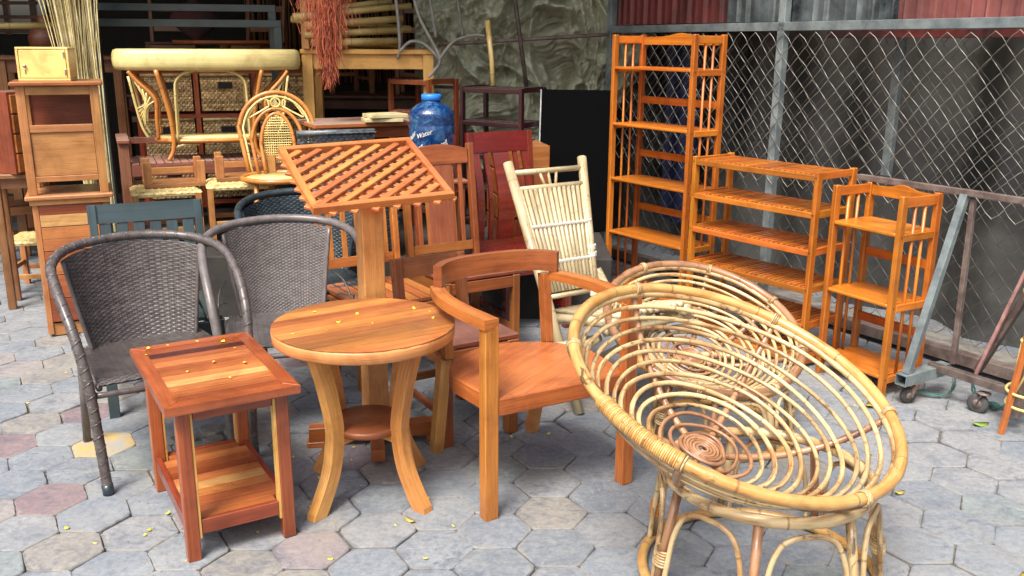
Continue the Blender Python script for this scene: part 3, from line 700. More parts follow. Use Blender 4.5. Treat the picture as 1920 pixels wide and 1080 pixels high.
# ---------------------------------------------------------------- papasan chairs
def papasan(name,label,c,tilt,az,Rr,dep,bc,rb,hb,nh,ribs,tw,rimmat='canerim'):
    t=thing(name,label,'chair',(bc[0],bc[1],0)); O=Vector((bc[0],bc[1],0))
    n=Vector((math.sin(R(tilt))*math.cos(R(az)),math.sin(R(tilt))*math.sin(R(az)),math.cos(R(tilt))))
    Rs=(Rr*Rr+dep*dep)/(2*dep); cc=Vector(c); bot=cc-n*dep; sc_=bot+n*Rs
    a=n.cross(Vector((0,0,1))).normalized(); bb=n.cross(a); amax=math.asin(min(1,Rr/Rs))
    if dep>Rs: amax=PI-amax
    def S(fr,th,off=0.):
        al=amax*fr; q=sc_+(Rs+off)*(-n*math.cos(al)+(a*math.cos(th)+bb*math.sin(th))*math.sin(al)); return q-O
    # rim: thick cane with overlap joint
    b=MB(); pts=[S(1.0,2*PI*i/96) for i in range(96)]; b.tube(pts,.0178,True,10,.35,nodes=.33); b.build('rim',rimmat,t)
    b=MB(); pts=[S(.955,2*PI*i/96,.004)+n*.008 for i in range(96)]; b.tube(pts,.0115,True,8,.7,nodes=.3); b.build('rim_hoop','cane',t)
    for i in range(nh):
        fr=.12+(.90-.12)*(i/(nh-1)); m=72; ph=rnd.random()*6
        pts=[S(fr+.009*math.sin(3*2*PI*j/m+ph)+.004*math.sin(2*PI*j/m+ph),2*PI*j/m,-.003) for j in range(m)]
        b=MB(); b.tube(pts,(.0078 if fr>.25 else .0065)*rnd.uniform(.92,1.1),True,7,rnd.random(),nodes=.27); b.build('hoop','cane' if fr>.27 else 'canered',t)
    b=MB(); pts=[S(.02+.09*j/120,2*PI*j/24,-.004) for j in range(120)]; b.tube(pts,.0055,n=6); b.build('centre_coil','canered',t)
    for k in range(ribs):
        th=2*PI*(k+.3)/ribs; b=MB(); pts=[S(.06+.93*j/14,th,.013) for j in range(15)]; b.tube(pts,.0115,n=8,nodes=.2); b.build('rib','canered',t)
        b=MB()   # binding at rim
        p=S(1.,th); tv=(S(1.,th+.02)-S(1.,th-.02)).normalized()
        for q in (-1,0,1):
            x=p+tv*q*.007; d1=(S(.97,th)-S(1.,th)).normalized(); d2=tv.cross(d1)
            b.tube([x+(d1*math.cos(u)+d2*math.sin(u))*.0215 for u in [2*PI*i/10 for i in range(10)]],.0032,True,5)
        b.build('binding','cane',t)
    b=MB(); # lashed overlap
    th0=min([2*PI*i/90 for i in range(90)],key=lambda a_:(S(1.,a_)+O-cc).dot(Vector((.72,.68,.1))))
    for q in range(tw):
        th=th0-.02*tw/4+q*.012; p=S(1.,th); tv=(S(1.,th+.02)-S(1.,th-.02)).normalized(); d1=(S(.97,th)-S(1.,th)).normalized(); d2=tv.cross(d1)
        b.tube([p+(d1*math.cos(u)+d2*math.sin(u))*.0222 for u in [2*PI*i/10 for i in range(10)]],.0035,True,5)
    b.build('lashing','canerim',t)
    # base
    rt=rb*.84; zc=sc_.z-math.sqrt(max(Rs*Rs-rt*rt,.01))-.012; hb=min(hb,zc) if hb else zc
    b=MB(); b.tube([(rt*math.cos(2*PI*i/60),rt*math.sin(2*PI*i/60),hb) for i in range(60)],.017,True,10,nodes=.3); b.build('top_ring','cane' if True else '',t)
    b=MB(); b.tube([(rb*math.cos(2*PI*i/60),rb*math.sin(2*PI*i/60),.018) for i in range(60)],.0165,True,10,nodes=.3); b.build('foot_ring','canerim',t)
    nl=7
    for k in range(nl):
        th=R(-109)+2*PI*k/nl; c1,s1=math.cos(th),math.sin(th)
        b=MB(); b.tube([(rt*c1,rt*s1,hb-.012),(rb*.93*c1,rb*.93*s1,hb*.5),(rb*c1,rb*s1,.03)],.0145,n=8,nodes=.2); b.build('leg','cane' if k%3 else 'canered',t)
        th2=R(-109)+2*PI*(k+1)/nl
        def at(f,z):
            r_=rt+(rb-rt)*(1-z/hb)**.6; a_=th+(th2-th)*f; return (r_*math.cos(a_),r_*math.sin(a_),z)
        b=MB(); pts=smooth([at(.09,.03),at(.1,hb*.3),at(.13,hb*.62),at(.22,hb*.82),at(.36,hb*.89),at(.5,hb*.9),at(.64,hb*.89),at(.78,hb*.82),at(.87,hb*.62),at(.9,hb*.3),at(.91,.03)],4)
        b.tube(pts,.0085,n=7); b.build('arch','cane',t)
        b=MB()
        for q in range(6):
            z=hb*.32+q*.009; r_=(rt+(rb-rt)*(1-z/hb)**.6); ctr=Vector((r_*c1,r_*s1,z)); tg=Vector((-s1,c1,0)); nr=Vector((c1,s1,0))
            b.tube([ctr+tg*math.cos(u)*.029+nr*math.sin(u)*.019 for u in [2*PI*i/12 for i in range(12)]],.0045,True,5)
        b.build('binding','caneorange' if k%2 else 'cane',t)
papasan('papasan_chair','large rattan papasan bowl chair in the right foreground on a round base',(.69,2.645,.62),20.6,-45,.52,.285,(.785,2.56),.365,.352,13,6,46)
papasan('papasan_chair','smaller rattan papasan bowl chair behind the large one',(.835,3.79,.445),24.2,-69,.43,.2,(.9,3.66),.30,0,13,8,20,'canered')
# ---------------------------------------------------------------- wicker tub chairs
def tub_chair(label,loc,rz,mat,nu,nv,scroll=False,A=66,legmat=None,twist=True,seatn=(22,44)):
    t=thing('wicker_chair',label,'chair',loc,rz)
    half=[(-.275,-.285,0),(-.285,-.27,.22),(-.295,-.25,.42),(-.315,-.19,.60),(-.33,-.04,.73),(-.315,.12,.795),(-.21,.275,.822),(0,.335,.832)]
    pts=half+[(-x,y,z) for x,y,z in half[-2::-1]]
    P=smooth(pts,6)
    b=MB(); b.tube(P,.0185,n=10,tone=.5)
    if twist: # wound strip around the frame
        m=len(P); dense=[]
        for i in range(m-1):
            for k in range(5): dense.append(P[i].lerp(P[i+1],k/5))
        for sg,tn,rr_ in((1,.15,.004),(-1,.9,.003)):
            Q=[];acc=0 if tn<.5 else .02
            for i,p in enumerate(dense[:-1]):
                d=(dense[i+1]-p); acc+=d.length; d.normalize(); ref=Vector((1,.3,0)).normalized(); a=(ref-d*ref.dot(d)).normalized(); c=d.cross(a); ph=acc/.05*2*PI*sg
                Q.append(p+(a*math.cos(ph)+c*math.sin(ph))*.0172)
            b.tube(Q,rr_,n=5,tone=tn)
    b.build('frame',mat,t)
    # back shell
    def B(u,v):
        a=R(-A+2*A*u); s_=math.sin(a); c_=math.cos(a)
        xb,yb,zb=.245*s_,.02+.20*c_,.40
        zt=.81-.04*(abs(a)/R(66))**2.2; xt,yt=.325*s_,.03+.295*c_
        bow=math.sin(v*PI)*.012; f=v**.9
        return (xb+(xt-xb)*f,yb+(yt-yb)*f+bow*c_,zb+(zt-zb)*v)
    b=MB(); b.weave(B,nu,nv,.0019,.02,4)
    def Bb(u,v): p=B(u,v); a=R(-A+2*A*u); return (p[0]+math.sin(a)*.006,p[1]+math.cos(a)*.006,p[2])
    b.grid(Bb,20,12,.1); b.build('backrest',mat,t)
    for e in(0,1): b=MB(); b.tube([B(e,j/10) for j in range(11)],.009,n=6); b.build('backrest_edge',mat,t)
    def Sx(u,v):
        w=.235+.03*(1-v); y=-.255+.46*v; x=(-1+2*u)*w; zz=.425-.012*math.sin(u*PI)*math.sin(min(1,v*1.2)*PI)
        if v<.12: k=(1-v/.12); zz-=.012*k*k; 
        return (x,y-(.0 if v>.12 else 0),zz)
    b=MB(); b.weave(Sx,seatn[0],seatn[1],.0019,.02,3); b.grid(lambda u,v:(Sx(u,v)[0],Sx(u,v)[1],Sx(u,v)[2]-.007),16,16,.1); b.build('seat',mat,t)
    b=MB(); b.tube(smooth([(-.285,-.25,.375),(0,-.262,.37),(.285,-.25,.375)],5),.012,n=8); b.tube([(-.26,-.25,.40),(-.24,.2,.40)],.012,n=8); b.tube([(.26,-.25,.40),(.24,.2,.40)],.012,n=8); b.tube([(-.24,.2,.39),(.24,.2,.39)],.012,n=8); b.build('seat_frame',mat,t)
    for sx in(-1,1):
        b=MB(); b.tube([(sx*.24,.20,.40),(sx*.245,.26,0)],.0165,n=8); b.build('leg',mat,t)
    for sx in(-1,1): b=MB(); b.tube([(sx*.275,-.2853,0.001),(sx*.277,-.283,.04)],.0205,n=10); b.build('foot_cap','wickblue',t)
    if scroll:
        for sx in(-1,1):
            b=MB()
            b.tube(smooth([(sx*.24,.16,.60),(sx*.27,.08,.57),(sx*.285,.0,.50),(sx*.29,-.06,.46),(sx*.29,-.1,.50),(sx*.29,-.06,.55),(sx*.285,-.02,.5),(sx*.28,-.04,.43)],5),.0042,n=6)
            b.tube(smooth([(sx*.245,.15,.50),(sx*.275,.05,.52),(sx*.29,-.05,.50),(sx*.3,-.12,.44),(sx*.29,-.2,.41)],5),.0042,n=6)
            b.build('wire_scroll','wire',t)
    return t
tub_chair('grey brown wicker tub chair with coarse weave standing front left',(-1.42,3.45,0),35,'wick',24,50,A=54)
tub_chair('warm grey wicker tub chair with fine weave and wire scrolls behind the round table',(-.98,3.82,0),20,'wick2',34,60,True,46,twist=False)
tub_chair('blue black wicker tub chair just behind the warm grey one',(-1.06,4.62,0.0),22,'wickblue',40,40,twist=False)
# stripped bits of paint on chair
def seat_box_chair(name,label,loc,rz,w,d,hs,hb,mat,seatmat,kind,rake=.07,legw=.04,backw=None,extra=None,apron=True,cat='chair'):
    """square framed chair; kind picks the back pattern"""
    t=thing(name,label,cat,loc,rz); hw,hd=w/2,d/2
    for sx in(-1,1):
        b=MB(); b.box((sx*(hw-legw/2),-hd+legw/2,(hs-.02)/2),(legw,legw,hs-.02),ch=.003); b.build('leg',mat,t)
        b=MB(); b.bar((sx*(hw-legw/2),hd-legw/2+.02,0),(sx*(hw-legw/2),hd-legw/2,hs),legw,legw,up=(1,0,0),ch=.003)
        b.bar((sx*(hw-legw/2),hd-legw/2,hs-.004),(sx*(hw-legw/2),hd-legw/2+rake,hb),legw,legw*.8,up=(1,0,0),ch=.003); b.build('back_post',mat,t)
    def one(nm,*a): b=MB(); b.box(*a); b.build(nm,mat,t)
    one('apron',(0,-hd+.012,hs-.055),(w-2*legw-.001,.02,.06)); one('apron',(0,hd-.03,hs-.055),(w-2*legw-.001,.02,.06))
    for sx in(-1,1): one('apron',(sx*(hw-.012),0,hs-.055),(.02,d-2*legw-.002,.06)); one('stretcher',(sx*(hw-legw/2),0.005,.13),(.02,d-2*legw-.002,.03))
    one('stretcher',(0,hd-.03,.16),(w-2*legw,.018,.035))
    b=MB()
    if seatmat[1]=='slat':
        n=7; wd=(w-.01)/n
        for i in range(n): b.box((-hw+.005+wd*(i+.5),-.012,hs-.008),(wd*.84,d-.03,.018))
    elif seatmat[1]=='weave':
        b.weave(lambda u,v:((-hw+w*u),-hd+(d-.03)*v,hs+.006*math.sin(u*PI)*math.sin(v*PI)),22,26,.003)
    else: b.box((0,-.012,hs-.008),(w+.012,d-.0+.01-.045,.024),ch=.006)
    b.build('seat',seatmat[0],t)
    yb=lambda z:hd-legw/2+rake*(z-hs)/(hb-hs); iw=w-2*legw
    def rail(z,hh,th=.022,top=False,arch=0):
        b=MB(); M4=Matrix.Translation((0,yb(z)+th/2,z))@Matrix.Rotation(PI/2-math.atan2(rake,hb-hs),4,'X')
        n=12; x0=iw/2 if not top else hw
        poly=[(-x0,-hh/2),(x0,-hh/2)]+[(x0-2*x0*i/n,hh/2+arch*math.sin(PI*i/n)) for i in range(n+1)]
        b.prism(poly,th,M4,bev=.002); b.build('back_rail',mat,t)
    def slat(x,z0,z1,ww,th=.014,m=None,curve=0.,name='back_slat'):
        b=MB()
        if curve:
            n=8
            for i in range(n):
                f0,f1=i/n,(i+1)/n; g=lambda f:(x,yb(z0+(z1-z0)*f)+.0+curve*math.sin(f*PI*1.0)*-1,z0+(z1-z0)*f)
                b.bar(g(f0),g(f1+.01),th,ww,up=(0,1,0) if False else (1,0,0),ch=.0) if False else b.bar(g(f0),g(f1),ww,th,up=(0,1,0),ch=0,tone=.5)
        else: b.bar((x,yb(z0),z0),(x,yb(z1),z1),ww,th,up=(0,1,0))
        b.build(name,m or mat,t)
    if kind=='slats':   # plain vertical slats between two rails
        rail(hs+.10,.05); rail(hb-.035,.06)
        for i in range(5): slat(-iw/2+iw*(i+.5)/5,hs+.12,hb-.06,.026)
    elif kind=='black':
        rail(hb-.045,.09,.024,True); rail(hs+.08,.05)
        for i in range(6): slat(-iw/2-.01+(iw+.02)*(i+.5)/6,hs+.10,hb-.088,.052)
    elif kind=='panel':
        rail(hb-.07,.08,.024,False,.03); rail(hs+.06,.05)
        slat(0,hs+.085,hb-.11,iw*.42,.018,'brown',name='panel'); slat(0,hs+.07,hb-.10,iw*.5,.010)
        for x in(-.36,.36): slat(iw*x,hs+.07,hb-.1,.024)
    elif kind=='cherry':
        rail(hb-.06,.12,.026,True)
        rail(hs+.02,.04)
        slat(0,hs+.03,hb-.118,iw*.30,.018,curve=.05)
        for x,ww in((-.42,.045),(-.25,.026),(.25,.026),(.42,.045)): slat(iw*x*1.1,hs+.03,hb-.118,ww,.016,curve=.045)
    elif kind=='open':
        rail(hb-.045,.09,.026,True)
    elif kind=='ladder':
        for k in range(3): rail(hs+.12+(hb-hs-.16)*k/2,.05)
    return t
seat_box_chair('slatted_chair','black green painted chair with slatted back behind the coarse wicker chair',(-1.64,4.08,0),25,.52,.50,.42,.86,'blackwood',('blackwood','slat'),'black',.10,.045)
seat_box_chair('slatted_chair','teak chair with slatted seat and narrow back slats behind the lattice stand',(-.66,4.42,0),33,.46,.5,.42,.86,'teak',('teak','slat'),'slats',.05)
seat_box_chair('panel_chair','chestnut chair with arched top rail and dark leather like back panel',(-.27,4.80,0),31,.45,.47,.45,1.075,'chestnut',('brown','solid'),'panel',.08,.042)
seat_box_chair('splat_chair','tall dark cherry chair with curved splats behind the chestnut chair',(.05,5.22,0),29,.44,.44,.44,1.11,'cherry',('cherry','solid'),'cherry',.08,.042)
seat_box_chair('low_chair','small red brown chair with open back between round table and armchair',(-.245,3.755,0),31,.36,.47,.44,.70,'chestnut',('brown','solid'),'open',.05,.05)
# ---------------------------------------------------------------- lattice stand
def lattice():
    t=thing('display_stand','teak display stand with a tilted lattice tray on a square post','stand',(-.583,3.6,0))
    w,h=.561,.491; M4=Matrix.Translation((0,0,1.119))@Matrix.Rotation(R(23.6),4,'Z')@Matrix.Rotation(R(21.05),4,'X')@Matrix.Rotation(R(4.5),4,'Z')
    R3=M4.to_3x3()
    def bx(b,c,d,rz=0,tone=None): b.box(M4@Vector(c),d,R3@Matrix.Rotation(rz,3,'Z'),tone)
    b=MB(); fr=.026; ht=.03
    for sy in(-1,1): bx(b,(0,sy*(h/2-fr/2),0),(w,fr,ht))
    for sx in(-1,1): bx(b,(sx*(w/2-fr/2),0,0),(fr,h-2*fr-.001,ht))
    b.build('tray_frame','lattice',t)
    for layer,ang in((0,R(38)),(1,R(-38))):
        b=MB(); d=Vector((math.cos(ang),math.sin(ang))); nn=Vector((-d.y,d.x)); iw,ih=w/2-(fr if layer==0 else .004),h/2-(fr if layer==0 else .004)
        k=0; s_=-.42
        while s_<.42:
            # clip line
            o=nn*s_; t0,t1=-9,9
            for ax,lim in((0,iw),(1,ih)):
                if abs(d[ax])>1e-6:
                    a=(-lim-o[ax])/d[ax]; c=(lim-o[ax])/d[ax]; t0=max(t0,min(a,c)); t1=min(t1,max(a,c))
            if t1-t0>.05:
                ext=.0 if layer==0 else .02; c=o+d*(t0+t1)/2
                bx(b,(c.x,c.y,.0 if layer==0 else -.0155),(t1-t0+ext*2-.004,.024,.012),ang)
            s_+=.051
        b.build('lattice_slats','lattice',t)
    b=MB(); b.box((.02,-.06,.52),(.088,.088,.97),Matrix.Rotation(R(28),3,'Z'),ch=.004); b.build('post','post',t)
    b=MB(); R28=Matrix.Rotation(R(28),3,'Z'); b.box(Vector((.02,-.03,1.03)),(.05,.22,.024),Matrix.Rotation(R(24),3,'Z')@Matrix.Rotation(R(21),3,'X')); b.build('bracket','lattice',t)
    b=MB(); c=Vector((.02,-.06,0))
    b.box(c+Vector((0,0,.055)),(.55,.06,.06),Matrix.Rotation(R(10),3,'Z')); b.build('foot_bar','teak',t)
    b=MB()
    for sg in (-1,1): b.box(c+Matrix.Rotation(R(10),3,'Z')@Vector((0,sg*.14,.046)),(.055,.21,.05),Matrix.Rotation(R(10),3,'Z'))
    b.build('foot_bar','teak',t)
    b=MB()
    for sg in(-1,1): b.box(c+Matrix.Rotation(R(10),3,'Z')@Vector((sg*.245,0,.012)),(.08,.064,.024),Matrix.Rotation(R(10),3,'Z'))
    b.build('foot','teak',t)
lattice()
# ---------------------------------------------------------------- bamboo chair
def bamboo_chair():
    t=thing('bamboo_chair','pale bamboo folding chair with lashed slat back','chair',(.309,3.84,0),33)
    w=.44; D=.60; H_=1.045
    def xr(f): return w-(.17*(1-(f-.42)/.6) if f<1.02 else 0)     # the back narrows towards the seat
    def bp(f,k): return Vector((k*xr(f),D*f,H_*f))   # leaning back: f=0 foot, f=1 top; k across
    b=MB(); b.tube([bp(0,0),bp(.5,0),bp(1.02,0)],[.021,.022,.024],n=12,nodes=.3); b.build('back_rail','bamboo',t)
    b=MB(); b.tube([bp(.40,1),bp(.7,1),bp(1.02,1)],[.022,.022,.024],n=12,nodes=.3); b.build('back_rail','bamboo',t)
    b=MB(); b.tube([(.335,.33,.56),(w+.02,-.06,0)],.022,n=12,nodes=.3); b.build('front_leg','bamboo',t)
    for xo in(.03,w+.0):
        b=MB(); b.tube([(xo,-.20,.475),(xo,.32,.37)],.023,n=12,nodes=.3); b.build('seat_rail','bamboo',t)
    b=MB(); b.tube([(-.05,.46,.635),(-.05,.39,.60)],.022,n=12,nodes=.3); b.build('peg','bamboo',t)
    for xi in(.046,w-.05):
        b=MB(); b.tube([(xi,.48,0),(xi,-.06,.37)],.02,n=12,nodes=.3); b.build('rear_leg','bamboo',t)
    for f in(.975,.905,.46):
        b=MB(); b.tube([bp(f,0),bp(f,1)],.014,n=10,nodes=.25); b.build('cross_bar','bamboo',t)
    b=MB(); b.tube([(-.16,.25,.24),(.12,.03,.33)],.021,n=12,nodes=.3); b.build('stretcher','bamboo',t)
    b=MB(); n=14
    for i in range(n):
        k=(i+.8)/(n+.6); b.tube([bp(.475,k)+Vector((0,-.012,.004)),bp(.90,k)+Vector((0,-.006,.0))],.0104,n=7,nodes=.4)
    b.build('back_slats','bamboo',t)
    for k in(.38,.5,.62):
        b=MB(); b.tube([bp(.905,.5+(k-.5)*.6),bp(.975,k)],.008,n=6); b.build('fan_stick','bamboo',t)
    b=MB()
    for f in(.60,.75):
        for i in range(n*2):
            k=(i/2+.8)/(n+.6); p=bp(f,k)+Vector((0,-.024,0)); b.tube([p+Vector((-.009,0,-.008)),p+Vector((.009,-.002,.008))],.0024,n=5); b.tube([p+Vector((.009,0,-.008)),p+Vector((-.009,-.002,.008))],.0024,n=5)
    for f in(.44,.47,.60,.63):
        for q in range(4):
            p=bp(f,1)+Vector((0,0,q*.006)); b.tube([p+Vector((math.cos(u)*.026,math.sin(u)*.024,0)) for u in [2*PI*k/10 for k in range(10)]],.0026,True,5)
    b.build('lashing','white',t)
    b=MB()
    for i in range(11):
        x=.06+(w-.09)*i/10; b.tube([(x,-.19,.50),(x,.30,.40)],.014,n=7,nodes=.4)
    b.build('seat_slats','bamboo',t)
    b=MB(); b.tube([(-.0,-.16,.43),(w+.05,-.16,.43)],.018,n=10,nodes=.3); b.build('cross_bar','bamboo',t)
bamboo_chair()
# ---------------------------------------------------------------- right edge rattan stand
def edge_stand():
    t=thing('rattan_stool','rattan stool with wooden legs cut off by the right edge','stool',(2.26,3.66,0))
    for a in (185,305,65):
        c,s_=math.cos(R(a)),math.sin(R(a)); b=MB(); b.bar((.15*c,.15*s_,0),(.075*c,.075*s_,.62),.022,.022); b.build('leg','teak',t)
    for z,r in((.14,.125),(.2,.13),(.42,.10),(.60,.11)):
        b=MB(); b.tube([(r*math.cos(2*PI*i/40),r*math.sin(2*PI*i/40),z+.012*math.sin(2*PI*i/40+2)) for i in range(40)],.0065,True,6); b.build('hoop','canepale',t)
    b=MB()
    for k in range(6):
        a=2*PI*k/6; b.tube([(.125*math.cos(a),.125*math.sin(a),.14),(.10*math.cos(a+.8),.10*math.sin(a+.8),.42)],.005,n=5)
    b.build('brace','canepale',t)
    b=MB(); b.lathe([(.001,.615),(.12,.615),(.125,.625),(.12,.64),(.001,.64)],n=30); b.build('seat','skin',t)
edge_stand()
# ================================================================ back of the shop
Z0=.38
def cabinets():
    # lower drawer cabinet
    t=thing('drawer_cabinet','tall stripy drawer cabinet carrying the open cabinet at the left','cabinet',(-2.50,5.13,0),24)
    w,d,h=.38,.36,.80; b=MB(); b.box((-w/2+.015,0,h/2),(.03,d,h-.03)); b.box((w/2-.015,0,h/2),(.03,d,h-.03)); b.box((0,d/2-.01,h/2),(w-.062,.015,h-.04)); b.build('carcass','cabinet',t)
    b=MB(); b.box((0,-.005,h-.012),(w+.06,d+.05,.024),ch=.006,tone=.3); b.box((0,-.005,h-.038),(w+.02,d+.02,.026)); b.build('cabinet_top','cabinet',t)
    tn=[.62,.16,.05,.32,.5,.05,.35,.62]
    for k in range(5):
        b=MB()
        for q in range(2): b.box((0,-d/2+.005,.09+k*.135+q*.066+.03),(w-.064,.02,.0645),tone=rnd.choice(tn),ch=.001)
        b.build('drawer_front','boards',t)
    b=MB(); b.box((0,-.01,.04),(w-.06,d-.04,.07)); b.build('plinth','cabinet',t)
    # upper open cabinet
    t=thing('open_cabinet','light brown cabinet with an open top compartment on the stripy drawers','cabinet',(-2.50,5.13,.8005),24)
    w,d,h=.40,.34,.60
    for sx in(-1,1):
        for sy in(-1,1):
            b=MB(); b.box((sx*(w/2-.022),sy*(d/2-.02),h/2-.01),(.044,.04,h-.02)); b.build('leg','cabinet',t)
        b=MB(); b.box((sx*(w/2-.02),0,.22),(.014,d-.082,.24)); b.build('side_panel','cabinet',t)
    b=MB(); b.box((0,0,h-.009),(w+.05,d+.05,.022),ch=.007,tone=.9); b.build('cabinet_top','chestnut',t)
    for z_,h_ in((h-.045,.045),(.355,.04),(.085,.03)): b=MB(); b.box((0,-d/2+.014,z_),(w-.09,.022,h_)); b.build('front_rail','cabinet',t)
    b=MB(); b.box((0,-d/2+.018,.218),(w-.092,.014,.232),tone=.5); b.build('door_panel','cabinet',t)
    b=MB(); b.box((0,0,.345),(w-.03,d-.05,.012)); b.box((0,d/2-.02,.46),(w-.09,.01,.24)); b.build('compartment','brown',t)
    # pale box
    t=thing('small_cupboard','little pale yellow wooden cupboard with lock and hinges','cupboard',(-2.53,5.1,1.4035),12)
    b=MB(); w,d,h=.26,.16,.175
    b.box((0,0,.006),(w,d,.012)); b.box((0,0,h-.006),(w,d,.012)); 
    for sx in(-1,1): b.box((sx*(w/2-.006),0,h/2),(.012,d,h-.026))
    b.box((0,d/2-.004,h/2),(w-.03,.006,h-.03)); b.build('case','birch',t)
    b=MB(); b.box((0,-d/2+.006,h/2),(w-.03,.012,h-.03),tone=.8); dd=b.build('door','birch',t)
    b=MB(); b.lathe([(.001,.012),(.008,.012),(.008,0),(.001,0)],(-.09,-d/2+.0,h/2-.01),12,Matrix.Rotation(PI/2,3,'X')); b.box((-.09,-d/2-.002,h/2-.04),(.006,.003,.02)); b.build('lock','steel',dd)
    b=MB()
    for z in(.045,.135): b.box((w/2-.022,-d/2-.002,z),(.008,.004,.03))
    b.build('hinge','steel',dd)
    # side cabinet with ivory knobs
    t=thing('knob_chest','narrow reddish chest with ivory knobs tucked left of the cabinets','chest',(-2.98,5.55,.842),62)
    b=MB(); b.box((0,0,.24),(.22,.2,.48)); b.build('carcass','brown',t)
    for k in range(4):
        b=MB(); b.box((0,-.108,.065+k*.115),(.19,.016,.105)); dr=b.build('drawer','chestnut',t)
        b=MB(); b.lathe([(.001,.03),(.014,.028),(.018,.018),(.008,.004),(.008,0)],(0,-.116,.065+k*.115),12,Matrix.Rotation(PI/2,3,'X')); b.build('knob','knob',dr)
cabinets()
# bench, rattan bar, baskets
def bench():
    t=thing('slat_bench','long brown slatted bench carrying the rattan bar','bench',(-1.93,6.33,Z0),24)
    w,d,h=1.45,.42,.46
    for sx in(-1,1):
        for sy in(-1,1):
            b=MB(); b.box((sx*(w/2-.03),sy*(d/2-.03),(.60 if sx<0 else .60)/2),(.06,.06,.60)); b.build('leg','benchwood',t)
        b=MB(); b.box((sx*(w/2-.03),0,.612),(.075,d+.04,.026),ch=.005); b.build('armrest','benchwood',t)
    for sy in(-1,1): b=MB(); b.box((0,sy*(d/2-.02),h-.04),(w-.122,.03,.07)); b.build('apron','benchwood',t)
    b=MB(); n=26; wd=(w-.13)/n
    for i in range(n): b.box((-w/2+.065+wd*(i+.5),0,h),(wd*.9,d-.01,.016))
    b.build('slatted_seat','benchwood',t)
    b=MB(); b.box((0,d/2-.03,.58),(w-.12,.025,.04)); b.build('back_rail','benchwood',t)
bench()
def rattan_bar():
    t=thing('rattan_bar','pale rattan bar table with thick oval top standing on the brown bench','table',(-2.04,6.30,Z0+.4685),18)
    h=.715; W_=.60; D_=.21; 
    def ov(u,a,bb,k=3.2):
        c,s_=math.cos(u),math.sin(u); return (a*math.copysign(abs(c)**(2/k),c),bb*math.copysign(abs(s_)**(2/k),s_))
    b=MB(); n=72; prof=[(.80,h-.135),(.93,h-.13),(.985,h-.105),(1.0,h-.07),(.985,h-.03),(.94,h-.008),(.85,h),(0.001,h)]
    vs=[];fs=[];us=[]
    for k,(f,z) in enumerate(prof):
        for i in range(n):
            e=W_-(1-f)*.21 ; e2=D_-(1-f)*.21
            if f<.01: e,e2=.001,.001
            x,y=ov(2*PI*i/n,e,e2,2.6); vs.append(Vector((x,y,z)))
    for k in range(len(prof)-1):
        for i in range(n):
            j=(i+1)%n; fs.append((k*n+i,k*n+j,(k+1)*n+j,(k+1)*n+i)); us.append([(i*.03,k*.03),(i*.03+.03,k*.03),(i*.03+.03,k*.03+.03),(i*.03,k*.03+.03)])
    b._add(vs,fs,us,.6,True); b.build('bar_top','skin',t)
    b=MB(); b.lathe([(.001,0),(1,0),(1,.02),(.001,.02)],(0,0,0),40); 
    for i,v in enumerate(b.v): b.v[i]=(v[0]*.36,v[1]*.16,v[2]+.13)
    b.build('lower_shelf','skin',t)
    b=MB(); b.tube([(.37*math.cos(2*PI*i/48),.17*math.sin(2*PI*i/48),.125) for i in range(48)],.014,True,8); b.build('shelf_rim','caneorange',t)
    for sx in(-1,1):
        for sy in(-1,1):
            b=MB(); b.tube(smooth([(sx*.30,sy*.17,0),(sx*.26,sy*.15,.09),(sx*.27,sy*.15,.3),(sx*.33,sy*.17,h-.13)],5),.0145,n=9); b.build('leg','caneorange',t)
            b=MB(); b.tube(smooth([(sx*.30-sx*.02,sy*.165,0),(sx*.235,sy*.14,.09),(sx*.10,sy*.14,.10)],5),.007,n=6); b.tube(smooth([(sx*.23,sy*.15,.12),(sx*.225,sy*.15,.40),(sx*.21,sy*.15,.52),(sx*.12,sy*.15,.575),(0,sy*.15,.578)],5),.0085,n=7); b.build('arch','canepale',t)
            # wing with fan
            b=MB(); P0=Vector((sx*.50,sy*.14,h-.14)); P1=Vector((sx*.35,sy*.16,.40)); P2=Vector((sx*.35,sy*.15,.14))
            b.tube(smooth([P0,P0.lerp(P1,.5)+Vector((sx*.02,0,.02)),P1,(P1+P2)/2,P2],5),.0125,n=8); w=b.build('wing','caneorange',t)
            b=MB(); b.tube(smooth([P0+Vector((0,0,-.03)),(sx*.45,sy*.15,.25),(sx*.41,sy*.15,.15)],5),.009,n=7)
            for k in range(6):
                f=k/5.; b.tube(smooth([Vector((sx*(.425+.04*f),sy*.15,.22+.12*f)),Vector((sx*.41,sy*.15,.34+.04*f)),P0.lerp(P1,1-f*.75)+Vector((sx*.004,0,-.012))],3),.0055,n=5)
            b.build('fan_sticks','canepale',w)
rattan_bar()
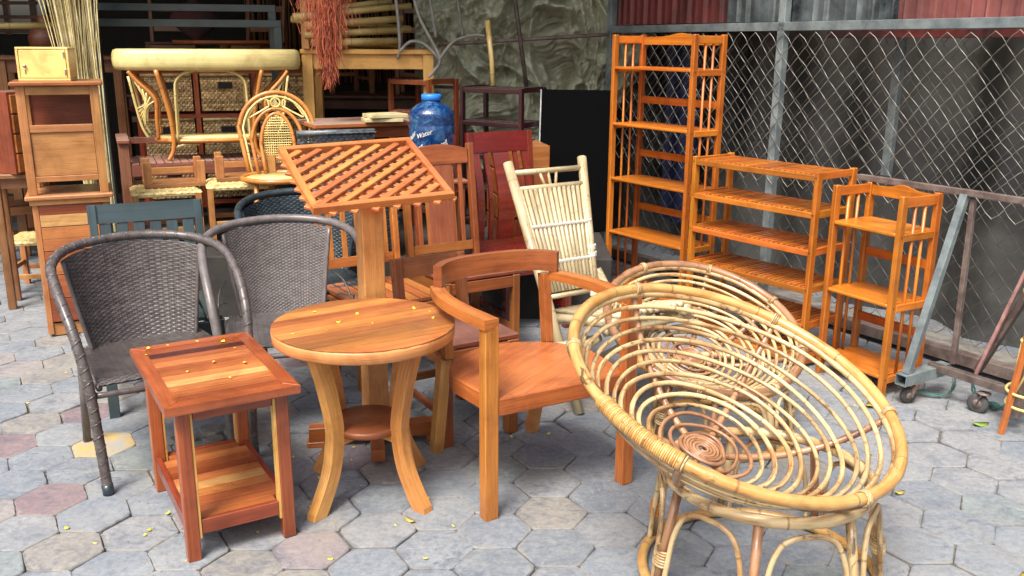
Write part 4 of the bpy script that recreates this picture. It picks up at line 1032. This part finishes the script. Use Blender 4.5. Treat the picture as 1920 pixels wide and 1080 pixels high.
def basket_unit():
    t=thing('basket_unit','red brown cabinet frame holding woven basket drawers behind the rattan bar','cabinet',(-2.17,7.05,Z0),16)
    w,d,h=1.22,.34,1.05; n=3
    b=MB()
    for i in range(n+1): 
        for sy in(-1,1): b.box((-w/2+w*i/n,sy*(d/2-.015),h/2),(.035,.03,h-.04))
    for k in range(4): 
        for sy in(-1,1): b.box((0,sy*(d/2-.016)-.003,.06+k*.32),(w+.03,.028,.03))
    b.box((0,0,h-.012),(w+.05,d+.03,.022)); b.build('frame','rose',t)
    for i in range(n):
        for k in range(3):
            x=-w/2+w*(i+.5)/n; z=.225+k*.32
            b=MB(); ww,hh=w/n-.06,.26
            def f(u,v): return (x-ww/2+ww*u,-d/2+.004-.006*math.sin(u*PI)*math.sin(v*PI),z-hh/2+hh*v)
            b.weave(f,22,15,.006,.08)
            b.box((x,.0,z),(ww-.01,d-.04,hh-.02),ch=.01)
            bs=b.build('basket','basket',t)
            b=MB(); b.box((x,-d/2-.006,z+.055),(.10,.012,.045)); b.build('handle_hole_shade','black',bs)  # solid black block painted as the shade inside the handle opening
            b=MB(); b.tube([(x-ww/2,-d/2-.004,z+hh/2),(x+ww/2,-d/2-.004,z+hh/2)],.011,n=6); b.build('basket_rim','rope',bs)
basket_unit()
def black_frame():
    t=thing('bed_frame','upright black green wooden frame behind the rattan bar','frame',(-2.30,6.70,Z0),8)
    for x in(-.62,.62):
        b=MB(); b.box((x,0,.665),(.055,.05,1.33)); b.build('post','blackwood',t)
        b=MB(); b.box((x-.05,.16,.72),(.055,.05,1.44)); b.build('post','blackwood',t)
    b=MB(); b.box((0,0,1.355),(1.295,.05,.052)); b.build('rail','blackwood',t)
    b=MB(); b.box((-.05,.16,1.465),(1.295,.05,.05)); b.build('rail','blackwood',t)
black_frame()
def reeds(name,label,x,y,zb,top,n,spr,mat='reed'):
    b=MB()
    for i in range(n):
        a=rnd.gauss(0,1); c=rnd.gauss(0,1); b.tube([(x+a*.014,y+c*.02,zb),(x+a*.022-.01,y+c*.03,zb+.7),(x+a*spr*.6-.02,y+c*spr*.6,zb+1.2),(x+a*spr-.03,y+c*spr,top+rnd.uniform(-.1,.1))],.0035,n=4,caps=False)
    tag(b.build(name,mat),label,'reeds')
reeds('reed_bundle','thick bundle of dry yellow reeds leaning beside the pale cupboard',-2.86,6.2,Z0,2.2,190,.075)
reeds('reed_bundle','thin loose bunch of dry reeds in front of the black frame',-2.66,6.0,Z0,2.2,12,.06)
# yellow table on low table
def table(name,label,loc,rz,w,d,h,mat,lw=.06,th=.03,ap=.09,ov=.03,topmat=None,cat='table'):
    t=thing(name,label,cat,loc,rz)
    b=MB(); b.box((0,0,h-th/2),(w,d,th),ch=.006); b.build('tabletop',topmat or mat,t)
    lx,ly=w/2-ov-lw/2,d/2-ov-lw/2
    for sx in(-1,1):
        for sy in(-1,1):
            b=MB(); b.box((sx*lx,sy*ly,(h-th)/2),(lw,lw,h-th-.0005),ch=.003); b.build('leg',mat,t)
    for sy in(-1,1): b=MB(); b.box((0,sy*(ly+.003),h-th-ap/2-.001),(2*lx-lw-.001,.022,ap)); b.build('apron',mat,t)
    for sx in(-1,1): b=MB(); b.box((sx*(lx+.003),0,h-th-ap/2-.001),(.022,2*ly-lw-.001,ap)); b.build('apron',mat,t)
    return t
table('low_table','dark low table hidden under the yellow table',(-1.05,6.92,Z0),5,1.1,.7,.42,'darkwood')
table('dining_table','bright yellow wooden table raised above the dusty desk',(-1.05,6.92,Z0+.4205),5,.94,.6,.765,'yellow',.075,.035,.10,.01)
table('desk','dusty reddish desk beside the blue bottle',(-.93,6.02,Z0),28,.86,.44,.75,'rose',.05,.03,.07,.04,'dusty')
# rattan round back chair
def rattan_chair():
    t=thing('rattan_chair','round backed rattan chair with cane webbing left of the lattice tray','chair',(-1.42,5.55,Z0),14)
    s=.44
    b=MB(); b.lathe([(.001,s-.012),(.20,s-.012),(.205,s),(.001,s+.004)],n=36); b.build('seat','skin',t)
    b=MB(); b.tube([(.215*math.cos(2*PI*i/40),.215*math.sin(2*PI*i/40),s-.002) for i in range(40)],.016,True,8); b.build('seat_rim','caneorange',t)
    def loop(w,z1,zt,r,mat,y0=.19,name='back_loop',ymore=.07):
        pts=[]
        for i in range(25):
            a=PI*i/24; pts.append((-w*math.cos(a),y0+ymore*(.4+.6*math.sin(a)),z1+(zt-z1)*math.sin(a)))
        pts=[(-w*.8,.15,s)]+pts+[(w*.8,.15,s)]; b=MB(); b.tube(smooth(pts,2),r,n=8); b.build(name,mat,t)
    loop(.225,.70,.93,.0135,'caneorange'); loop(.20,.70,.905,.007,'canepale',y0=.185)
    loop(.155,.62,.83,.012,'caneorange'); loop(.10,.60,.80,.0115,'caneorange')
    b=MB(); b.tube([(.028*math.cos(2*PI*i/20),.255,.868+.028*math.sin(2*PI*i/20)) for i in range(20)],.007,True,6)
    for sx in(-1,1): b.tube(smooth([(sx*.04,.255,.845),(sx*.05,.255,.885),(sx*.10,.25,.88),(sx*.17,.245,.78),(sx*.12,.245,.80),(sx*.04,.255,.845)],4),.006,n=6)
    b.build('scroll','canepale',t)
    # cane webbing
    b=MB()
    for k in range(13):
        x=-.08+.16*k/12; zt=.60+.19*math.sqrt(max(0,1-(x/.095)**2)); b.tube([(x,.225,s+.06),(x,.245,zt)],.0032,n=4,caps=False)
    for k in range(20):
        z=s+.06+.29*k/19; x=.08 if z<.62 else .09*math.sqrt(max(0.01,1-((z-.60)/.19)**2)); b.tube([(-x,.232,z),(x,.232,z)],.0032,n=4,caps=False)
    b.build('cane_webbing','canepale',t)
    for a in(45,135,225,315):
        b=MB(); b.tube([(.19*math.cos(R(a)),.19*math.sin(R(a)),s-.01),(.21*math.cos(R(a)),.21*math.sin(R(a)),0)],.015,n=8); b.build('leg','caneorange',t)
rattan_chair()
# woven stools, upright + upside-down
def stool():
    t=thing('woven_stool','low stool with woven rope seat on the left under the bench','stool',(-2.15,5.62,Z0),24)
    w,d,h=.40,.34,.35
    for sx in(-1,1):
        for sy in(-1,1):
            b=MB(); b.box((sx*(w/2-.02),sy*(d/2-.02),h/2-.005),(.035,.035,h-.01)); b.build('leg','cabinet',t)
    b=MB()
    for sy in(-1,1): b.box((0,sy*(d/2-.02),.12),(w-.078,.02,.03))
    for sx in(-1,1): b.box((sx*(w/2-.02),0,.16),(.02,d-.078,.03))
    b.build('stretcher','cabinet',t)
    def f(u,v):
        x=-w/2+w*u;y=-d/2+d*v; e=max(abs(2*u-1),abs(2*v-1)); return (x,y,h+.012-.02*max(0,e-.85)/.15)
    b=MB(); b.weave(f,20,24,.004,.06); b.box((0,0,h-.012),(w-.01,d-.01,.028),ch=.012); b.build('seat','rope',t); return t
st=stool(); gs='woven rope stools under the bench'; st['group']=gs
dup(st,(-1.72,5.72,Z0+.03),24,'woven rope stool to the right under the bench',gs,(0,0,R(20)))
def footstool(x,y,z,rz,lb):
    t=thing('footstool',lb,'stool',(x,y,z),rz); w,d=.36,.28
    b=MB(); b.box((0,0,.012),(w,d,.022)); b.build('seat','midwood',t)
    for sx in(-1,1):
        for sy in(-1,1):
            b=MB(); b.box((sx*(w/2-.025),sy*(d/2-.025),.09),(.045,.04,.133)); b.build('leg','cabinet',t)
    b=MB(); b.box((0,d/2-.03,.075),(w-.1,.02,.04)); b.build('stretcher','cabinet',t)
footstool(-2.12,5.70,Z0+.366,24,'small wooden footstool lying legs up on the left woven stool')
footstool(-1.70,5.80,Z0+.396,20,'small wooden footstool lying legs up on the right woven stool')
dup(st,(-3.12,5.95,0),10,'woven stool with dark legs on the paving at the left edge',gs)
# bottle on stool
def bottle():
    table('plant_table','small plain table under the blue bottle',(-.47,5.42,Z0),20,.34,.34,.46,'brown',.04,.02,.05,.02)
    t=thing('water_bottle','large blue plastic water cooler bottle with bright blue cap','bottle',(-.475,5.4,Z0+.461),0)
    b=MB(); pr=[(.001,0),(.115,0),(.13,.012),(.133,.03),(.133,.07),(.127,.085),(.133,.10),(.133,.19),(.129,.20),(.133,.21),(.135,.27),(.135,.31),(.131,.318),(.136,.326),(.131,.338),(.136,.35),(.130,.362),(.134,.372),(.128,.385),(.112,.405),(.09,.425),(.066,.436),(.054,.445),(.05,.455),(.05,.47),(.001,.47)]
    b.lathe(pr,n=48); b.build('body','bottle',t)
    b=MB(); b.lathe([(.053,.452),(.058,.455),(.058,.482),(.052,.487),(.001,.487)],n=36); b.build('cap','cap',t)
    for txt,ang,z,sz,rot in (('Drinking',-130,.17,.040,38),('Water',-104,.275,.038,20),('Drinking',-68,.19,.042,42),('Water',-140,.255,.034,45)):
        cu=bpy.data.curves.new('lettering','FONT'); cu.body=txt; cu.size=sz; cu.shear=.5; cu.extrude=.0008; cu.align_x='CENTER'; cu.resolution_u=2
        o=bpy.data.objects.new('t_',cu); C.objects.link(o); dg=bpy.context.evaluated_depsgraph_get(); me=bpy.data.meshes.new_from_object(o.evaluated_get(dg)); bpy.data.objects.remove(o)
        cr,sr=math.cos(R(rot)),math.sin(R(rot))
        for v in me.vertices:
            x,y=v.co.x*cr-v.co.y*sr,v.co.x*sr+v.co.y*cr; a=R(ang)+x/.137; rr=.1372+v.co.z; v.co=(rr*math.cos(a),rr*math.sin(a),z-.02+y)
        me.materials.append(M['white']); l=bpy.data.objects.new('lettering',me); C.objects.link(l); l.parent=t
bottle()
# square grey wicker chair back behind lattice
def wick_square():
    t=thing('wicker_armchair','slate grey square backed wicker armchair behind the lattice tray','chair',(-.98,5.42,Z0),24)
    w=.48
    def box_w(b,o,ux,uy,nu,nv): b.weave(lambda u,v:Vector(o)+Vector(ux)*u+Vector(uy)*v,nu,nv,.0035)
    b=MB(); box_w(b,(-w/2,.2,.30),(w,0,0),(0,.05,.40),26,24); box_w(b,(-w/2,.2,.70),(w,.0,0),(0,.07,0),26,4); b.tube([(-w/2,.25,.70),(w/2,.25,.70)],.018,n=8); b.build('backrest','wickgrey',t)
    b=MB(); box_w(b,(-w/2,-.22,.32),(w,0,0),(0,.42,0),26,22); box_w(b,(-w/2,-.225,.05),(w,0,0),(0,0,.26),26,14); b.build('seat','wickblue',t)
    for sx in(-1,1):
        b=MB(); box_w(b,(sx*w/2,-.22,.05),(0,.44,0),(0,0,.45),22,22); b.build('side','wickblue',t)
wick_square()
# trays
b=MB()
for k,(dx,rz) in enumerate(((0,18),(.02,30))):
    R3=Matrix.Rotation(R(rz),3,'Z'); b.box((dx,0,.012+k*.026),(.24,.17,.022),R3); b.box((dx,0,.0125+k*.026+.0125),(.2,.13,.003),R3)
o=b.build('wooden_tray','book'); o.location=(-.83,5.87,Z0+.7505); tag(o,'pale wooden trays stacked on the dusty desk','tray')
# black leaning panel
def panel():
    t=thing('black_panel','large glossy black board with thin pale edge leaning near the tall bookshelf','board',(.42,6.1,Z0),-8)
    rot=Matrix.Rotation(R(-9),3,'X'); b=MB(); b.box((0,.09,.47),(.50,.03,.94),rot,ch=.003); b.build('board','glossblack',t)
    b=MB(); b.box((-.256,.09,.47),(.008,.032,.94),rot,ch=.001); b.build('pale_edge','edge',t)
panel()
b=MB()
for k in range(4): b.box((0,0,.08+.155*k),(.34,.34,.14),tone=rnd.random())
o=b.build('wooden_chest','chestnut'); o.location=(.03,5.9,Z0); o.rotation_euler=(0,0,R(12)); tag(o,'plank fronted wooden chest behind the dark cherry chair','chest')
# crumpled canvas, cords, poles
def canvas():
    b=MB()
    def f(u,v):
        x=-.75+2.0*u; z=.5+2.0*v
        if u>.62: z=max(z,.5+(u-.62)*4.2)
        q=Vector((x*1.3+z*.5,z*.8-x*.3,0)); wp=Vector((noise.noise(q*1.7),noise.noise(q*1.7+Vector((7,2,0))),0))*.55
        rg=lambda v_:1-abs(noise.noise(v_))*2.2
        p=Vector((x*3.2+z*.9,z*1.3-x*.5,0))+wp*1.6; p2=Vector((x*4.5-z*2.5,z*3.2+x*2,3))+wp*2.5
        n=.13*max(0,rg(p))**2+.06*max(0,rg(p2*1.25))**2+.03*max(0,rg(p2*3.1))**2+.012*rg(p2*7)
        return (x,7.35-n*1.5-.1*u,z)
    b.grid(f,240,240,.5); tag(b.build('canvas_sheet','crumple'),'crumpled dirty olive canvas hanging behind the dark rack','canvas')
canvas()
t=thing('pipe_frame','dark metal pipe frame in front of the crumpled canvas','frame',(0,0,0))
b=MB(); b.tube([(-.55,6.95,1.60),(1.0,7.0,1.70)],.014,n=8); b.build('rail','rust',t)
b=MB(); b.tube([(-.02,6.9,2.1),(.10,6.9,1.28)],.016,n=8); b.tube([(.10,6.9,1.28),(-.6,6.9,1.30)],.012,n=8); b.build('brace','rust',t)
t=thing('conduit_coil','bent grey plastic conduits hanging in the dark centre','conduit',(0,0,0))
for P in ([(-.72,6.6,2.1),(-.66,6.6,1.8),(-.52,6.6,1.52),(-.56,6.6,1.42),(-.6,6.6,1.38)],[(-.52,6.6,1.5),(-.42,6.6,1.62),(-.28,6.6,1.665),(-.2,6.6,1.66)],[(-.52,6.62,1.5),(-.62,6.62,1.6),(-.72,6.62,1.62),(-.8,6.62,1.55)],[(-.86,6.65,2.1),(-.82,6.65,1.9),(-.8,6.65,1.6),(-.82,6.65,1.5)],[(-.62,6.7,2.1),(-.58,6.7,1.85),(-.55,6.7,1.65)],[(-.42,6.7,2.1),(-.38,6.7,1.8),(-.36,6.7,1.66)]):
    b=MB(); b.tube(smooth(P,6),.011,n=8); b.build('conduit','conduit',t)
b=MB(); b.tube([(-.14,6.42,1.33),(-.15,6.44,1.5),(-.18,6.48,1.76)],.017,n=10,nodes=.12); tag(b.build('bamboo_stick','bamboodim'),'short bamboo stick standing up behind the dark rack','stick')
# hanging orange twigs
def twigs():
    b=MB()
    for i in range(2200):
        z=rnd.uniform(0,1)**.8; zz=2.15-.70*z; wr=(.13 if z<.4 else .13*(1-(z-.4)/.63)+.01)
        x=rnd.gauss(0,.5)*wr; y=rnd.gauss(0,.5)*wr*.8
        L=rnd.uniform(.05,.16); dx,dy=rnd.gauss(0,.018),rnd.gauss(0,.014)
        b.tube([(x,y,zz),(x+dx*.5,y+dy*.5,zz-L*.5),(x+dx*1.3,y+dy*1.3,zz-L)],.0013,n=3,caps=False,tone=rnd.random())
    for i in range(70): 
        a=rnd.gauss(0,.05); c=rnd.gauss(0,.04); b.tube([(a,c,2.5),(a*.8,c,1.9),(a*.5+rnd.gauss(0,.02),c,1.55)],.002,n=3,caps=False)
    o=b.build('twig_bundle','twig'); o.location=(-1.13,5.75,.02); tag(o,'hanging bundle of orange dyed twigs in front of the yellow table','twigs')
twigs()
# bamboo ladder stack and frame on yellow table
zt=Z0+.4205+.766
t=thing('bamboo_stack','stack of thick bamboo poles lying on the yellow table','bamboo',(-1.15,6.75,zt),20)
for i,(z,y,l,r,a) in enumerate(((.03,-.14,.62,.026,3),(.03,-.06,.66,.026,-3),(.085,-.1,.7,.025,6),(.16,.0,.85,.024,-8),(.145,-.12,.7,.024,9),(.2,-.08,.86,.022,12),(.24,-.02,.6,.024,15))):
    b=MB(); d=Vector((math.cos(R(a)),math.sin(R(a))*.4,math.tan(R(a))*.5)); c=Vector((0,y,z+.01)); b.tube([c-d*l/2+Vector((0,0,max(0,d.z*l/2))),c+d*l/2+Vector((0,0,max(0,d.z*l/2)))],r,n=10,nodes=.2); b.build('pole','bamboodim',t)
t=thing('wooden_rack_frame','small upright wooden frame on the yellow table left of the twigs','frame',(-1.33,6.56,zt),0)
for x_ in(-.11,.12): b=MB(); b.box((x_,0,.17),(.05,.05,.34)); b.build('upright','cabinet',t)
for z_ in(.32,.12): b=MB(); b.box((0.005,0,z_),(.178,.04,.05)); b.build('cross_bar','lattice',t)
# ---------------------------------------------------------------- deep interior clutter
table('long_table','long dark table deep in the shop loaded with chairs',(-2.0,8.6,Z0),0,3.0,.8,.78,'darkwood')
gi='stored wooden chairs deep in the shop'
zc=Z0+.7805
ch=seat_box_chair('dining_chair','stored wooden chair on the long table, leftmost',(-3.1,8.6,zc),15,.42,.42,.44,.95,'midwood',('darkwood','solid'),'ladder'); ch['group']=gi
for (x,y,z,rz,lb) in ((-2.35,8.55,zc,-20,'stored wooden chair on the long table, second from left'),(-1.55,8.6,zc,30,'stored wooden chair on the long table, third from left'),(-.85,8.6,zc,0,'stored wooden chair on the long table, rightmost'),
    (-3.75,6.9,0,40,'wooden ladder back chair standing at the left edge'),(-4.3,7.9,0,-15,'wooden ladder back chair by the far left window'),(-3.3,8.3,0,10,'wooden ladder back chair in front of the far window')):
    dup(ch,(x,y,z),rz,lb,gi)
def mtable(name,label,x,y,z,r,h,mat):
    t=thing(name,label,'table',(x,y,z)); b=MB(); b.lathe([(.001,h-.03),(r,h-.03),(r+.004,h-.015),(r,h),(.001,h)],n=40); b.build('tabletop',mat,t)
    b=MB(); b.lathe([(.03,h-.031),(.04,h*.6),(.03,h*.3),(.06,.05),(.16,.03),(.17,0)],n=20); b.build('pedestal',mat,t)
mtable('pedestal_table','round orange topped pedestal table seen above the black frame',-2.35,7.75,Z0,.42,1.24,'teak')
table('side_board','grey brown table at the left behind the pale cupboard',(-3.45,7.2,0),20,.9,.5,1.5,'midwood')
table('work_table','reddish table at the far left edge',(-3.62,6.35,0),20,.7,.5,1.18,'chestnut',.05,.03,.08)
table('tall_stand','slim wooden stand carrying the knob chest at the left edge',(-3.02,5.58,0),20,.34,.3,.84,'midwood',.045,.03,.06)
def vase():
    b=MB(); b.lathe([(.001,0),(.07,0),(.12,.06),(.13,.13),(.09,.21),(.05,.25),(.06,.29)],n=24); o=b.build('vase','brown'); o.location=(-3.55,7.2,1.501); tag(o,'round dark carved vase beside the reeds','vase')
vase()
b=MB(); b.tube([(-4.4,6.6,1.70),(-3.15,6.75,1.715)],.022,n=10,nodes=.3); tag(b.build('bamboo_pole','bamboodim'),'horizontal bamboo pole across the far left window','pole')
def hang():
    for i,(x,y,z,w,h,m,lb) in enumerate(((-2.75,8.2,1.62,.4,.34,'cloth','dark cloth bundle hanging left of centre'),(-2.8,7.4,1.0,.5,.2,'crimson','crimson cloth bundle beside the basket cabinet'))):
        b=MB(); b.grid(lambda u,v:(x+w*(math.cos(2*PI*u))*math.sin(PI*min(max(v,.02),.98))*.5*(1+.2*noise.noise(Vector((u*6,v*4,i)))),y+.12*math.sin(2*PI*u)*math.sin(PI*min(max(v,.02),.98)),z+h*v),24,12,.5); tag(b.build('cloth_bundle',m),lb,'cloth')
hang()
# ---------------------------------------------------------------- petals and leaves
gp='fallen yellow petals'
def petal_mesh(nm,mat,s,l):
    b=MB(); vs=[];n=9
    for i in range(n): a=2*PI*i/n; vs.append(Vector((s*l*math.cos(a),s*math.sin(a)*(1-.25*math.cos(a)),.0035+.002*math.cos(2*a))))
    vs.append(Vector((0,0,.0022))); vs+= [v-Vector((0,0,.0012)) for v in vs]
    fs=[(i,(i+1)%n,n) for i in range(n)]+[((i+1)%n+n+1,i+n+1,2*n+1) for i in range(n)]+[(i+n+1,(i+1)%n+n+1,(i+1)%n,i) for i in range(n)]
    b._add(vs,fs,[[(0,0)]*len(f) for f in fs],.5,True); return b.build(nm,mat)
pm=None
def petal(x,y,z,lb):
    global pm
    if pm is None: pm=petal_mesh('petal','petal',.0052,1.25); o=pm
    else: o=pm.copy(); C.objects.link(o)
    o.location=(x,y,z); o.rotation_euler=(rnd.uniform(-.2,.2),rnd.uniform(-.2,.2),rnd.uniform(0,6)); k=rnd.uniform(.6,1.5); o.scale=(k,k*rnd.uniform(.6,1.1),k*.7)
    tag(o,lb,'petal',gp)
def loc2w(ox,oy,rz,x,y): c,s_=math.cos(R(rz)),math.sin(R(rz)); return ox+c*x-s_*y,oy+s_*x+c*y
for (x,y) in ((-.15,.29),(-.085,.295),(-.17,.22),(.02,.29),(.12,.15),(.02,.03),(-.08,-.02),(.03,-.15),(.1,.24),(.11,-.03)):
    X,Y_=loc2w(-1.027,2.941,30.6,x,y); petal(X,Y_,.548,'yellow petal on the striped side table top')
for (x,y) in ((-.20,.12),(-.04,.10),(-.09,.0),(.03,-.01),(-.11,-.10),(.22,.14),(.24,.06),(.16,.18),(-.22,-.14)):
    petal(-.525+x,3.104+y,.6555,'yellow petal on the round table top')
petal(-.2,3.16,.441,'yellow petal on the seat of the teak armchair'); petal(-.14,3.20,.441,'yellow petal on the seat of the teak armchair')
for i in range(60):
    y=rnd.uniform(2.25,4.4); x=rnd.uniform(-.58*y,.5*y) if i%2 else rnd.uniform(-.56*y,-.15*y); petal(x,y,.003,'yellow petal fallen on the grey pavers')
def leaf(x,y,mat,lb,s=.02,l=2.,rz=0):
    o=petal_mesh('fallen_leaf',mat,s,l); o.location=(x,y,.004); o.rotation_euler=(.1,.1,R(rz)); o.scale=(1,1,2.2); tag(o,lb,'leaf')
leaf(2.07,3.74,'leafg','curled green leaf on the paving near the rope',.02,2.2,20)
leaf(-.35,2.87,'leafy','yellow leaf on the pavers in front of the round table',.009,2.4,-30)
leaf(1.66,3.95,'leafy','yellow green leaf behind the large papasan',.02,1.5,80)
leaf(1.62,2.55,'leafy','yellow leaf near the lower right corner',.012,1.6,60)
leaf(1.45,3.1,'leafy','dry ochre leaf on the right pavers',.011,2.,15)

# ---------------------------------------------------------------- grit in the paving joints
def grit():
    b=MB()
    for i in range(2600):
        y=rnd.uniform(2.1,5.2); x=rnd.uniform(-.6*y,.6*y); s_=rnd.uniform(.0012,.0035)
        if noise.noise(Vector((x*2.3,y*2.3,4)))<.02: continue
        q=[Vector((x+s_*rnd.uniform(.6,1.3)*math.cos(a),y+s_*rnd.uniform(.6,1.3)*math.sin(a),.0015)) for a in (0,1.3,2.6,3.9,5.2)]
        top=Vector((x,y,.0015+s_)); b._add(q+[top],[(k,(k+1)%5,5) for k in range(5)],[[(0,0)]*3]*5,rnd.random(),False)
    o=b.build('grit','concrete'); o['kind']='stuff'; o['label']='loose sandy grit scattered over the paving joints'; o['category']='grit'
grit()
# broken paver pieces behind the striped side table
t=thing('broken_paver','cracked paver pieces lying on the ground behind the striped side table','paver',(-1.28,3.62,0))
for (x,y,r_,h_) in ((0,0,.07,.022),(.10,-.02,.045,.018),(.04,-.10,.05,.02),(-.09,-.08,.06,.016)):
    b=MB(); n=6; b.prism([(x+r_*rnd.uniform(.7,1.1)*math.cos(2*PI*i/n),y+r_*rnd.uniform(.6,1.)*math.sin(2*PI*i/n)) for i in range(n)],h_,Matrix.Rotation(rnd.uniform(-.08,.08),4,'X'),bev=.003); b.build('fragment','concrete',t)
